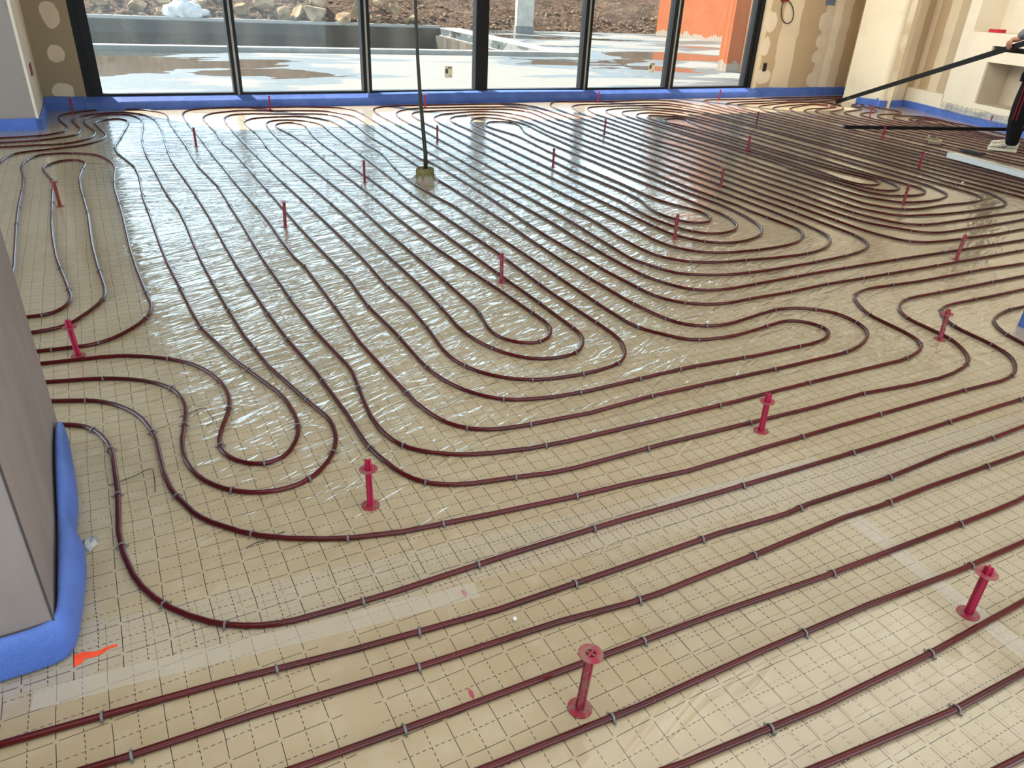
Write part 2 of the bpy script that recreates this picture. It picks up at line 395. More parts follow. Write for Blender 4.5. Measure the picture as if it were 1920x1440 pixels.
def mat_pin(name, c1, c2, alpha):
    t = NT(name); c = t.coord()
    n = t.noise(c, 70, 3); col = t.mix(t.smooth(n, 0.42, 0.62), c1, c2)
    return t.done(t.bsdf(col, 0.35, 0.5, alpha=alpha))
def mat_tape():
    t = NT('clear_tape'); c = t.coord()
    n = t.noise(c, 20, 3)
    return t.done(t.bsdf((0.78, 0.74, 0.68), 0.25, 0.5, alpha=t.math('MULTIPLY_ADD', n, 0.22, 0.10), normal=t.bump(n, 0.4, 0.002)))
M = {}
M['floor'] = mat_floor(); M['pipe'] = mat_pipe(); M['foam'] = mat_foam(); M['glass'] = mat_glass(); M['terrace'] = mat_terrace()
M['soil'] = mat_soil(); M['rock'] = mat_rock(); M['pool'] = mat_pool(); M['brick'] = mat_brick(); M['tape'] = mat_tape()
M['staple'] = simple('grey_staple', (0.15, 0.15, 0.155), 0.45, 0.4, 0.15, 30)
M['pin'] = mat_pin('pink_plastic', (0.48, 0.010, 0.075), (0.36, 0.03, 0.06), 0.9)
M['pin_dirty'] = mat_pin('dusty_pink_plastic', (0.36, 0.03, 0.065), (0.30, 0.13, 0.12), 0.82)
M['pin_dark'] = mat_pin('backlit_pink_plastic', (0.30, 0.03, 0.04), (0.22, 0.07, 0.06), 1.0)  # same pink plastic, backlight shade darkened into the colour
M['frame'] = simple('anthracite_aluminium', (0.007, 0.0075, 0.009), 0.5, 0.25, 0.1, 3)
M['black'] = simple('black_rubber', (0.007, 0.007, 0.0075), 0.5, 0.5, 0.2, 8)
M['bar'] = simple('black_aluminium_bar', (0.006, 0.006, 0.0065), 0.6, 0.12, 0.2, 4)
M['white'] = simple('white_painted_metal', (0.92, 0.92, 0.91), 0.35, 0.5, 0.03, 5)
M['coping'] = simple('light_coping', (0.28, 0.28, 0.255), 0.85, 0.2, 0.12, 3)
M['cement'] = simple('grey_cement', (0.40, 0.37, 0.31), 0.9, 0.2, 0.18, 3)
M['ceil'] = simple('white_ceiling', (0.72, 0.70, 0.66), 0.9, 0.2, 0.03, 2)
M['cream'] = simple('cream_plaster', (0.76, 0.68, 0.54), 0.85, 0.2, 0.04, 3, 0.1, 120)
M['niche'] = simple('raw_plaster', (0.50, 0.42, 0.31), 0.9, 0.2, 0.10, 3)
M['socket'] = simple('dark_red_box', (0.16, 0.012, 0.015), 0.5, 0.4, 0.3, 40)
M['redbit'] = simple('bright_red_plastic', (0.50, 0.02, 0.04), 0.4, 0.4, 0.2, 30)
M['pot'] = simple('mossy_mineral_wool', (0.22, 0.19, 0.085), 0.95, 0.1, 0.35, 60, 0.8, 120)
M['cable'] = simple('black_olive_cable', (0.035, 0.034, 0.022), 0.5, 0.4, 0.3, 5)
M['film'] = mat_tape(); M['film'].name = 'clear_plastic_film'
M['orange'] = simple('fluorescent_orange_paint', (0.95, 0.09, 0.03), 0.6, 0.3, 0.15, 40)
M['rubble'] = simple('brown_rubble', (0.17, 0.11, 0.07), 0.95, 0.1, 0.5, 2.5)
M['plastic'] = simple('white_plastic_sheet', (0.50, 0.49, 0.46), 0.4, 0.4, 0.25, 5, 1.0, 9)
M['card'] = simple('kraft_cardboard', (0.30, 0.235, 0.155), 0.85, 0.2, 0.2, 20)
M['sticker'] = simple('cream_paper', (0.72, 0.66, 0.50), 0.6, 0.3, 0.05, 10)
M['ink'] = simple('grey_print', (0.10, 0.10, 0.09), 0.7, 0.2, 0.3, 120)
M['wire'] = simple('galvanised_wire', (0.30, 0.28, 0.25), 0.5, 0.5, 0.2, 40)
M['skin'] = simple('tanned_skin', (0.36, 0.17, 0.11), 0.55, 0.35, 0.12, 40)
M['trousers'] = simple('black_tracksuit', (0.005, 0.005, 0.007), 0.8, 0.15, 0.3, 12, 0.4, 18)
M['stripe'] = simple('red_stripe', (0.16, 0.01, 0.014), 0.7, 0.3, 0.1, 10)
M['sweater'] = simple('grey_knit', (0.13, 0.13, 0.14), 0.9, 0.2, 0.2, 25, 0.6, 40)
M['shoe'] = simple('cream_leather', (0.56, 0.52, 0.40), 0.55, 0.4, 0.12, 15)
M['shoeblack'] = simple('black_leather', (0.03, 0.03, 0.03), 0.5, 0.4, 0.2, 20)
M['hair'] = simple('dark_hair', (0.02, 0.014, 0.01), 0.6, 0.4, 0.3, 60)
M['tape_blue'] = simple('slate_blue_tape', (0.14, 0.17, 0.24), 0.6, 0.3, 0.1, 10)

# ------------------------------------------------------------------ measured pipe runs (mm on the floor) and staple positions (cm along each run)
PIPES = {
 's1': "1079,371 1438,343 1737,319",
 's2': "706,549 1064,513 1423,479 1783,470 1963,466",
 's3': "438,685 796,641 1155,615 1514,607 1874,612 2214,621",
 's4': "111,824 470,805 790,791 1150,790 1509,783 1869,764 2229,759 2449,758",
 's5': "-219,984 141,966 420,954 780,942 1140,929 1499,909 1859,900 2219,891 2359,891 2678,915",
 's6': "-574,1164 -215,1136 44,1126 403,1094 762,1075 941,1054 1041,1049 1400,1056 1760,1067 1920,1060 2160,1063 2340,1060 2659,1055 2959,1059",
 's7': "-723,1292 -364,1266 -5,1238 272,1205 631,1175 991,1171 1351,1171 1550,1158 1610,1155 1709,1162 2069,1154 2429,1169 2669,1165 3029,1172 3149,1174",
 's8': "-630,2684 -319,2549 -286,2528 -271,2515 -258,2501 -237,2468 -221,2432 -204,2374 -193,2295 -186,2076 -191,1876 -183,1776 -164,1678 -146,1622 -121,1568 -89,1517 -51,1471 -8,1429 24,1406 59,1386 95,1370 133,1359 172,1352 272,1346 411,1341 771,1345 1131,1340 1491,1325 1850,1316 2210,1309 2570,1308 2930,1307 3290,1299 3390,1296",
 's9': "-670,2859 -333,2734 -277,2713 -241,2695 -209,2672 -180,2645 -155,2614 -133,2581 -114,2546 -92,2491 -73,2413 -63,2334 -57,2134 -45,2035 -30,1977 3,1884 21,1849 44,1816 110,1742 156,1703 223,1660 312,1616 387,1588 523,1555 801,1522 1059,1495 1259,1482 1477,1460 1837,1462 2197,1460 2557,1455 2917,1450 3157,1440 3217,1444 3256,1451 3294,1462 3330,1478 3382,1508 3414,1532 3442,1559 3466,1591 3484,1626 3503,1682 3515,1741 3530,1859 3540,1898 3555,1934 3575,1969 3611,2016 3639,2045 3670,2069 3704,2089 3741,2103 3780,2110 3839,2114 4199,2108 4559,2107 4759,2107",
 'q7': "-1209,7953 -855,8018 -697,8042 -640,8059 -585,8083 -499,8133 -418,8192 -374,8233 -348,8263 -327,8296 -311,8332 -302,8370 -288,8509 -287,8609 -297,8708 -348,8984 -363,9123 -362,9183 -353,9262 -335,9340 -314,9396 -296,9431 -274,9464 -248,9493 -203,9532 -119,9587 -31,9635 24,9656 63,9664 82,9665 101,9663 120,9659 138,9653 172,9633 203,9608 258,9551 294,9503 324,9451 354,9377 381,9281 413,9084 431,8725 429,8365 418,8005 403,7645 393,7285 389,6925 397,6565 415,6206 429,5846 440,5486 449,5126 453,4766 454,4406 458,4046 469,3687 481,3327 504,2968 541,2610 561,2250 565,2030 579,1952 605,1856 620,1819 639,1784 664,1754 678,1741 711,1719 746,1702 803,1684 941,1659 1058,1634 1138,1627 1498,1626 1857,1614 2217,1600 2497,1601 2755,1573 2935,1565 3035,1572 3133,1590 3189,1608 3225,1626 3257,1649 3286,1676 3323,1722 3345,1756 3363,1791 3376,1828 3384,1867 3395,2007 3401,2046 3413,2083 3431,2118 3455,2150 3483,2178 3514,2202 3548,2222 3584,2239 3622,2252 3661,2260 3720,2264 4080,2257 4440,2256 4800,2252 5000,2250",
 'q8': "-1227,8194 -873,8260 -695,8284 -637,8301 -601,8317 -567,8337 -536,8362 -495,8405 -460,8453 -439,8488 -423,8524 -413,8562 -404,8621 -401,8721 -409,8820 -462,9095 -491,9293 -492,9393 -481,9492 -468,9550 -455,9588 -437,9623 -416,9657 -378,9703 -305,9771 -225,9830 -173,9860 -136,9875 -98,9887 -59,9894 1,9899 80,9894 159,9881 236,9858 291,9835 342,9804 373,9780 415,9738 451,9690 492,9621 524,9548 541,9491 551,9432 559,9292 550,9113 543,8753 549,8393 556,8033 564,7673 567,7313 562,6953 566,6593 591,6234 617,5875 618,5515 615,5155 617,4795 612,4435 609,4075 615,3715 619,3356 636,2996 671,2638 673,2558 645,2320 635,2200 637,2121 645,2061 655,2023 669,1986 690,1953 717,1924 747,1898 797,1866 851,1840 927,1816 1064,1788 1203,1776 1563,1766 1923,1759 2283,1759 2643,1754 2923,1750 3002,1759 3060,1772 3117,1792 3151,1811 3167,1822 3181,1836 3193,1851 3203,1867 3218,1903 3231,1961 3242,2081 3248,2140 3256,2179 3270,2216 3298,2269 3343,2335 3368,2365 3398,2391 3431,2412 3468,2428 3525,2444 3584,2452 3644,2452 3983,2427 4343,2424 4562,2426 4922,2406 5261,2388",
 'q6': "-1196,7755 -839,7801 -641,7822 -521,7822 -481,7826 -443,7835 -407,7850 -374,7872 -344,7898 -303,7941 -256,8006 -216,8075 -194,8130 -178,8188 -163,8287 -160,8366 -168,8466 -219,8721 -252,8938 -257,9058 -249,9177 -238,9236 -220,9293 -195,9347 -152,9415 -115,9461 -87,9489 -54,9511 -37,9520 -19,9526 0,9530 20,9532 59,9530 97,9521 115,9513 133,9505 149,9494 164,9481 177,9467 199,9435 216,9399 248,9304 273,9187 288,9028 286,8828 261,8469 233,8110 215,7751 211,7391 215,7031 226,6671 238,6311 245,5951 262,5592 289,5233 295,4873 294,4513 296,4153 307,3793 322,3434 342,3074 381,2737 459,2385 489,2269 494,2230 494,2190 486,2131 476,2093 462,2056 444,2020 422,1987 396,1957 367,1930 351,1919 334,1910 316,1902 297,1897 278,1894 259,1893 239,1894 201,1902 165,1917 131,1939 102,1965 77,1995 55,2029 38,2065 26,2102 14,2161 10,2221 14,2300 42,2458 48,2517 48,2557 40,2616 30,2654 15,2691 -6,2724 -31,2755 -75,2795 -124,2829 -177,2856 -233,2877 -583,2961 -700,2989",
 'q5': "-905,6853 -843,7208 -817,7345 -793,7421 -775,7457 -753,7489 -740,7503 -708,7527 -674,7546 -525,7604 -361,7678 -311,7710 -280,7736 -239,7779 -192,7843 -142,7930 -110,8003 -87,8079 -77,8138 -72,8198 -80,8337 -132,8694 -153,8892 -152,8932 -147,8971 -137,9010 -123,9047 -105,9083 -84,9116 -59,9147 -30,9174 -15,9186 2,9195 19,9202 36,9204 53,9201 69,9195 84,9184 98,9171 110,9156 128,9121 141,9084 147,9045 151,8965 135,8726 85,8370 39,8013 -11,7656 -19,7496 -3,7277 59,6923 98,6686 110,6326 101,5967 97,5607 106,5247 111,4887 117,4527 128,4167 149,3808 168,3448 187,3209 264,2857 340,2609 370,2514 385,2435 391,2336 389,2276 379,2217 368,2179 352,2143 332,2108 321,2093 308,2079 293,2067 277,2059 260,2054 242,2054 224,2057 207,2064 191,2074 176,2087 163,2101 151,2117 142,2134 134,2152 128,2170 124,2189 123,2229 128,2268 144,2325 183,2439 195,2497 201,2557 198,2616 189,2675 168,2752 145,2807 116,2860 92,2891 51,2935 5,2973 -62,3017 -115,3043 -153,3057 -211,3069 -569,3109 -728,3125",
 'b': "-749,3249 -391,3216 -272,3207 -252,3209 -233,3212 -215,3217 -197,3225 -164,3246 -134,3272 -94,3316 -58,3364 -29,3416 -14,3453 -3,3491 5,3550 7,3610 -7,3789 -27,4149 -40,4508 -44,4868 -49,5228 -58,5588 -70,5948 -63,6308 -43,6667 -52,6847 -70,6965 -112,7120 -139,7195 -166,7248 -189,7280 -216,7309 -248,7333 -282,7354 -336,7378 -374,7390 -413,7398 -452,7401 -492,7399 -531,7392 -549,7386 -566,7378 -582,7367 -596,7354 -608,7339 -628,7305 -649,7249 -678,7133 -691,7034 -695,6874 -663,6536 -647,6176 -645,5816 -638,5456 -624,5097 -607,4737 -591,4377 -585,4017 -582,3818",
 'a': "-775,3405 -416,3435 -378,3444 -361,3451 -345,3461 -330,3473 -305,3503 -254,3589 -211,3679 -192,3736 -182,3794 -180,3894 -207,4253 -227,4612 -237,4972 -245,5332 -265,5692 -286,6051 -295,6411 -269,6730 -252,6868 -252,6928 -257,6967 -268,7006 -283,7041 -294,7058 -306,7071 -321,7083 -337,7090 -355,7094 -373,7095 -391,7091 -409,7085 -425,7075 -440,7063 -466,7033 -498,6983 -523,6929 -534,6891 -542,6852 -545,6812 -542,6752 -526,6654 -476,6399 -463,6260 -457,5900 -451,5540 -444,5180 -427,4820 -402,4461 -358,4104 -327,3846 -325,3806 -329,3767 -338,3728 -352,3692 -362,3675 -373,3659 -386,3645 -401,3634 -418,3626 -436,3622 -454,3620 -493,3624 -786,3687",
 'c1': "5570,2584 5210,2582 4850,2580 4490,2581 4130,2584 3770,2587 3410,2593 3091,2578 2811,2582 2691,2577 2652,2580 2593,2591 2537,2611 2501,2628 2468,2650 2438,2676 2412,2706 2391,2739 2374,2775 2362,2813 2353,2872 2337,3231 2346,3591 2354,3951 2381,4310 2415,4668 2441,5027 2460,5387 2473,5746 2482,6106 2478,6226 2470,6285 2454,6363 2449,6423 2466,6782 2474,7142 2490,7502 2515,7861 2540,8220 2561,8579 2575,8839 2569,8918 2553,8996 2521,9091 2471,9200 2410,9303 2374,9351 2346,9379 2314,9401 2279,9419 2204,9446 2087,9475 1988,9488 1789,9503 1691,9522 1478,9578 1419,9585 1380,9585 1341,9579 1303,9567 1140,9491 1089,9461 1058,9436 1030,9408 994,9360 965,9308 941,9253 919,9176 902,9078 895,8958 904,8598 917,8238 906,7879 899,7519 924,7160 929,6800 932,6440 933,6080 934,5720 936,5360 936,5000 937,4640 943,4280 952,3920 959,3580 939,3221 957,2862 958,2542 966,2442 982,2364 1001,2307 1025,2253 1057,2202 1083,2172 1111,2144 1143,2122 1179,2104 1236,2086 1334,2067 1473,2056 1833,2065 1993,2066 2352,2041 2672,2037 2731,2043 2770,2050 2808,2063 2843,2081 2858,2092 2870,2105 2880,2121 2885,2137 2887,2155 2885,2174 2880,2192 2873,2210 2863,2226 2851,2241 2837,2254 2822,2265 2804,2274 2786,2280 2767,2283 2728,2284 2491,2252 2411,2246 2331,2250 2253,2263 2215,2274 2179,2290 2163,2301 2148,2314 2123,2344 2057,2443 2040,2479 2028,2517 2019,2575 2017,2795 2026,3155 2037,3515 2046,3875 2055,4235 2071,4594 2079,4794 2053,5153 2045,5513 2067,5872 2112,6229 2169,6585 2189,6824 2185,7184 2193,7543 2214,7903 2228,8262 2221,8542 2211,8621 2198,8680 2178,8736 2145,8809 2104,8877 2069,8926 2042,8955 2012,8982 1980,9004 1944,9022 1907,9035 1868,9043 1828,9045 1689,9037 1549,9027 1510,9020 1473,9008 1438,8989 1407,8965 1379,8937 1344,8889 1314,8837 1292,8781 1278,8723 1269,8644 1272,8384 1288,8025 1275,7665 1247,7306 1242,6946 1245,6586 1252,6226 1261,5867 1272,5507 1276,5147 1282,4787 1280,4427 1275,4067 1275,3707 1273,3347 1258,2987 1245,2828 1249,2728 1261,2649 1276,2592 1297,2535 1324,2482 1347,2450 1373,2420 1404,2396 1439,2377 1476,2365 1515,2360 1554,2361 1593,2368 1611,2375 1628,2384 1644,2395 1672,2422 1696,2454 1716,2488 1730,2525 1738,2563 1743,2923 1741,3283 1741,3643 1744,4003 1748,4363 1754,4723 1761,5083 1765,5443 1771,5803 1760,5962 1766,6322 1777,6682 1778,7041 1779,7401 1799,7761 1836,8119 1858,8297 1857,8377 1851,8436 1842,8475 1829,8513 1812,8548 1789,8580 1775,8593 1760,8604 1743,8612 1725,8617 1707,8618 1688,8616 1670,8611 1653,8603 1636,8593 1621,8580 1608,8566 1586,8534 1570,8498 1558,8460 1552,8421 1551,8361 1582,8103 1609,7845 1618,7485 1622,7125 1613,6765 1608,6405 1611,6045 1616,5685 1617,5325 1607,4965 1594,4606 1590,4246 1592,3886 1611,3526 1634,3167 1649,2808 1652,2728 1649,2689 1639,2650 1623,2615 1600,2583 1587,2569 1572,2556 1556,2546 1538,2538 1520,2533 1502,2531 1483,2533 1465,2538 1448,2547 1432,2557 1418,2570 1405,2585 1394,2601 1384,2618 1377,2636 1371,2655 1366,2694 1367,2733 1376,2792 1402,2909 1412,2988 1419,3348 1421,3708 1422,4068 1422,4428 1431,4788 1439,5148 1439,5508 1432,5868 1425,6228 1422,6588 1424,6948 1426,7308 1431,7668 1445,8027 1464,8387 1476,8526 1496,8624 1508,8662 1524,8698 1545,8731 1573,8759 1605,8782 1640,8799 1678,8810 1697,8813 1737,8812 1775,8804 1812,8791 1847,8772 1880,8750 1910,8724 1950,8680 1973,8647 2001,8594 2021,8538 2039,8460 2051,8341 2051,8261 2031,8062 2011,7703 1995,7343 1988,6983 1979,6623 1963,6264 1946,5904 1928,5545 1915,5185 1912,4825 1903,4465 1903,4105 1902,3745 1884,3386 1871,3026 1876,2666 1877,2486 1870,2427 1860,2388 1846,2351 1828,2316 1806,2283 1780,2254 1749,2229 1732,2219 1714,2212 1677,2201 1598,2191 1518,2189 1418,2198 1360,2209 1322,2221 1285,2237 1251,2257 1220,2281 1191,2309 1165,2339 1143,2372 1124,2407 1110,2444 1099,2482 1090,2541 1088,2621 1110,2860 1121,3119 1112,3479 1125,3839 1126,4199 1122,4559 1116,4919 1108,5279 1099,5639 1090,5999 1085,6359 1087,6718 1087,7078 1084,7438 1085,7798 1086,8158 1087,8518 1100,8878 1121,9037 1141,9114 1163,9169 1193,9221 1218,9252 1247,9278 1263,9289 1299,9305 1337,9315 1396,9323 1456,9322 1515,9315 1729,9264 1828,9248 1987,9231 2143,9197 2200,9179 2235,9162 2268,9139 2295,9111 2317,9079 2342,9025 2372,8929 2394,8812 2409,8552 2400,8192 2369,7834 2344,7475 2342,7115 2338,6755 2327,6395 2314,6035 2282,5677 2278,5317 2270,4957 2255,4597 2242,4238 2213,3879 2195,3519 2183,3160 2186,2800 2205,2621 2222,2543 2235,2505 2252,2470 2263,2454 2275,2439 2305,2413 2338,2393 2375,2379 2414,2370 2453,2366 2513,2367 2730,2403 2809,2413 2849,2414 2888,2410 2927,2401 2964,2388 3000,2370 3032,2347 3061,2321 3074,2306 3085,2290 3094,2273 3101,2255 3106,2236 3109,2197 3107,2157 3100,2118 3087,2081 3078,2064 3067,2047 3055,2032 3026,2006 2993,1984 2940,1956 2884,1934 2807,1915 2728,1906 2368,1906 2008,1918 1648,1924 1389,1910 1110,1928 1031,1940 993,1951 957,1967 924,1989 896,2017 873,2049 856,2084 837,2141 817,2239 801,2478 782,2818 789,3157 792,3517 793,3877 776,4036 774,4396 783,4756 778,5116 767,5475 755,5835 749,6195 745,6555 737,6915 734,7275 735,7635 731,7995 721,8355 714,8715 710,9075 721,9354 737,9473 762,9570 791,9644 809,9680 831,9712 858,9741 890,9764 925,9782 981,9803 1117,9835 1216,9847 1336,9847 1574,9815 1732,9795 1972,9796 2092,9792 2190,9776 2458,9694 2514,9673 2549,9655 2581,9632 2610,9605 2635,9574 2667,9524 2691,9469 2707,9412 2719,9333 2725,9033 2699,8674 2686,8314 2676,7954 2657,7595 2643,7235 2636,6875 2630,6515 2622,6155 2609,5796 2589,5577 2575,5217 2564,4857 2554,4497 2540,4138 2513,3779 2495,3419 2495,3139 2503,3060 2516,3001 2543,2926 2569,2873 2590,2839 2617,2810 2632,2798 2665,2777 2702,2763 2760,2748 2839,2739 3199,2749 3558,2758 3918,2757 4278,2755 4638,2746 4998,2740 5358,2736 5718,2735 5838,2735",
 'c2': "6142,2916 5782,2912 5443,2896 5243,2907 5044,2912 4904,2920 4805,2936 4767,2946 4730,2961 4697,2981 4667,3007 4655,3022 4634,3055 4620,3092 4596,3189 4588,3248 4586,3348 4612,3707 4637,4066 4648,4366 4668,4483 4702,4841 4732,5200 4761,5559 4800,5917 4835,6275 4864,6634 4893,6993 4926,7351 4970,7709 4986,8068 4998,8287 5050,8644 5084,8901 5085,8981 5076,9060 5062,9119 5042,9175 5007,9247 4986,9280 4961,9311 4932,9338 4899,9359 4863,9374 4825,9384 4745,9394 4526,9408 4249,9446 3989,9442 3849,9446 3690,9459 3630,9456 3571,9445 3514,9429 3458,9407 3388,9369 3323,9323 3263,9270 3225,9224 3192,9174 3156,9103 3115,8990 3085,8874 3052,8637 3034,8277 3033,7917 3013,7558 2986,7199 2968,6839 2951,6480 2931,6120 2909,5761 2892,5402 2881,5042 2861,4682 2858,4322 2844,4083 2796,3767 2782,3527 2786,3407 2793,3368 2804,3331 2822,3295 2855,3246 2882,3216 2911,3190 2944,3168 2998,3142 3054,3122 3132,3105 3489,3058 3669,3046 3768,3051 3847,3064 3943,3092 4017,3122 4069,3152 4117,3187 4159,3229 4185,3260 4206,3293 4223,3329 4247,3405 4278,3562 4318,3920 4344,4279 4364,4638 4386,4997 4412,5356 4447,5715 4488,6072 4510,6432 4521,6791 4551,7150 4587,7508 4628,7866 4663,8224 4672,8444 4659,8603 4641,8701 4625,8759 4601,8814 4569,8864 4531,8910 4502,8937 4470,8961 4436,8981 4381,9005 4305,9028 4226,9042 4167,9046 4128,9042 4090,9032 3995,9001 3802,8952 3746,8930 3711,8912 3662,8877 3589,8809 3524,8734 3491,8684 3466,8630 3441,8554 3413,8417 3387,8158 3377,7798 3361,7439 3335,7080 3306,6721 3285,6362 3267,6002 3252,5642 3237,5283 3222,4923 3207,4563 3189,4204 3173,3844 3174,3744 3181,3685 3196,3627 3219,3572 3249,3521 3274,3489 3301,3461 3333,3437 3368,3419 3405,3407 3444,3399 3484,3396 3544,3399 3602,3409 3679,3433 3733,3457 3785,3488 3816,3512 3858,3554 3895,3601 3926,3652 3959,3725 4002,3858 4038,4034 4059,4233 4061,4593 4086,4952 4114,5311 4127,5671 4146,6030 4173,6389 4210,6747 4253,7105 4301,7462 4362,7816 4378,7935 4379,8015 4368,8114 4340,8251 4316,8327 4292,8382 4272,8417 4249,8449 4209,8493 4179,8519 4146,8542 4129,8551 4111,8557 4092,8562 4073,8563 4054,8561 4036,8557 3999,8542 3965,8522 3935,8497 3907,8468 3860,8404 3820,8335 3796,8280 3772,8204 3744,8067 3714,7709 3697,7349 3677,6989 3656,6630 3633,6271 3604,5912 3568,5554 3571,5194 3564,4834 3539,4576 3519,4478 3486,4383 3444,4272 3430,4213 3423,4154 3423,4094 3430,4035 3448,3957 3461,3920 3470,3903 3482,3888 3495,3875 3511,3864 3528,3855 3546,3849 3565,3845 3584,3843 3603,3844 3622,3847 3640,3853 3657,3862 3673,3874 3687,3887 3712,3917 3731,3952 3745,3989 3754,4027 3758,4067 3757,4106 3747,4165 3705,4299 3684,4376 3671,4454 3667,4534 3676,4674 3710,5032 3727,5392 3753,5751 3785,6109 3813,6468 3859,6825 3905,7182 3910,7342 3897,7501 3861,7799 3861,7939 3869,7998 3879,8036 3893,8073 3923,8125 3971,8189 3998,8216 4014,8228 4031,8238 4048,8245 4067,8249 4086,8251 4105,8251 4125,8248 4143,8242 4161,8235 4195,8215 4225,8189 4251,8160 4262,8143 4271,8126 4278,8108 4283,8089 4288,8050 4286,8011 4272,7932 4244,7837 4139,7577 4106,7483 4063,7288 4032,7050 4032,6830 4029,6650 4005,6291 3992,5931 3966,5572 3930,5214 3913,4855 3904,4495 3881,4136 3875,3996 3862,3917 3840,3841 3817,3785 3788,3733 3764,3701 3737,3672 3707,3647 3673,3626 3637,3610 3599,3599 3559,3593 3520,3593 3481,3599 3462,3605 3444,3612 3427,3621 3411,3633 3382,3659 3359,3691 3341,3726 3327,3763 3311,3841 3293,4000 3294,4100 3312,4239 3354,4516 3369,4875 3383,5235 3405,5594 3430,5953 3456,6312 3481,6671 3504,7031 3527,7390 3553,7749 3563,8109 3584,8348 3598,8426 3615,8484 3638,8539 3668,8591 3705,8638 3748,8679 3797,8713 3849,8741 3924,8769 4021,8793 4120,8806 4180,8806 4219,8801 4257,8791 4293,8774 4326,8752 4355,8726 4381,8696 4403,8662 4420,8627 4441,8571 4467,8454 4483,8335 4484,8255 4481,8115 4484,7996 4474,7896 4409,7542 4385,7223 4370,6864 4345,6505 4316,6146 4289,5787 4264,5428 4221,5070 4192,4712 4181,4352 4181,4132 4171,4074 4157,3997 4143,3637 4140,3538 4133,3499 4121,3461 4103,3426 4081,3394 4054,3364 4008,3326 3958,3294 3904,3267 3848,3247 3790,3234 3670,3220 3491,3218 3312,3237 3234,3253 3196,3265 3159,3282 3125,3302 3094,3326 3066,3354 3042,3386 3022,3420 3007,3457 2995,3495 2985,3554 2982,3653 3004,3952 3025,4312 3036,4672 3048,5031 3071,5391 3088,5750 3113,6109 3133,6469 3142,6829 3167,7188 3198,7546 3219,7906 3227,8266 3246,8625 3272,8843 3292,8921 3320,8995 3337,9031 3359,9064 3385,9093 3417,9117 3452,9134 3509,9151 3805,9200 4084,9217 4444,9209 4584,9207 4643,9198 4681,9188 4718,9172 4751,9151 4783,9127 4825,9085 4862,9038 4882,9004 4899,8968 4911,8930 4918,8891 4921,8831 4902,8612 4854,8337 4821,7978 4792,7619 4753,7261 4714,6904 4678,6545 4647,6187 4610,5829 4578,5470 4557,5111 4536,4752 4500,4394 4485,4034 4456,3675 4426,3317 4418,3257 4402,3200 4380,3144 4352,3091 4329,3060 4301,3032 4268,3011 4213,2986 4099,2951 3961,2926 3602,2900 3242,2896 3043,2910 2965,2925 2888,2948 2796,2987 2762,3007 2731,3031 2704,3060 2683,3093 2666,3129 2649,3186 2617,3301 2610,3339 2609,3379 2642,3737 2679,4095 2704,4454 2722,4814 2734,5174 2747,5533 2764,5893 2782,6252 2801,6612 2818,6972 2833,7331 2849,7691 2864,8051 2874,8410 2882,8770 2902,9130 2927,9287 2960,9403 2989,9477 3008,9512 3030,9545 3056,9574 3087,9600 3120,9621 3174,9648 3249,9674 3327,9692 3426,9703 3726,9704 4085,9683 4305,9676 4404,9685 4464,9687 4782,9654 4962,9648 5021,9645 5060,9639 5097,9626 5115,9617 5131,9606 5160,9580 5184,9549 5214,9497 5236,9441 5255,9364 5267,9265 5269,9085 5248,8726 5212,8368 5177,8009 5140,7651 5092,7294 5054,6937 5027,6578 5006,6218 4975,5859 4938,5501 4898,5144 4858,4786 4822,4428 4793,4069 4773,3709 4772,3530 4779,3470 4789,3432 4810,3376 4859,3289 4945,3155 4972,3126 4987,3114 5021,3094 5058,3081 5097,3072 5156,3065 5516,3063 5876,3072 6236,3093 6435,3104",
 'q35': "6718,3251 6358,3249 5998,3248 5638,3241 5298,3239 5199,3250 5160,3259 5123,3272 5088,3291 5056,3314 5029,3342 5007,3375 4991,3411 4955,3525 4937,3603 4929,3682 4933,3882 4952,4061 4985,4258 5006,4617 5031,4977 5073,5334 5130,5689 5159,5948 5172,6307 5200,6666 5257,7022 5303,7379 5331,7737 5354,8097 5381,8456 5430,8812 5474,9170 5493,9268 5518,9343 5560,9434 5633,9553 5693,9633 5733,9677 5764,9703 5797,9724 5833,9740 5871,9748 5911,9750 5950,9745 6085,9711 6184,9695 6543,9676 6903,9678 7103,9693 7340,9727 7420,9729 7519,9719 7617,9699 7674,9680 7728,9655 7762,9634 7793,9609 7821,9581 7846,9551 7877,9500 7902,9445 7951,9293 7986,9137 7997,9038 7998,8938 7973,8740 7917,8384 7869,8027 7821,7671 7772,7314 7724,6957 7676,6600 7628,6244 7580,5887 7532,5530 7483,5173 7435,4817 7387,4460 7339,4103 7291,3746 7243,3390 7194,3033 7152,2716",
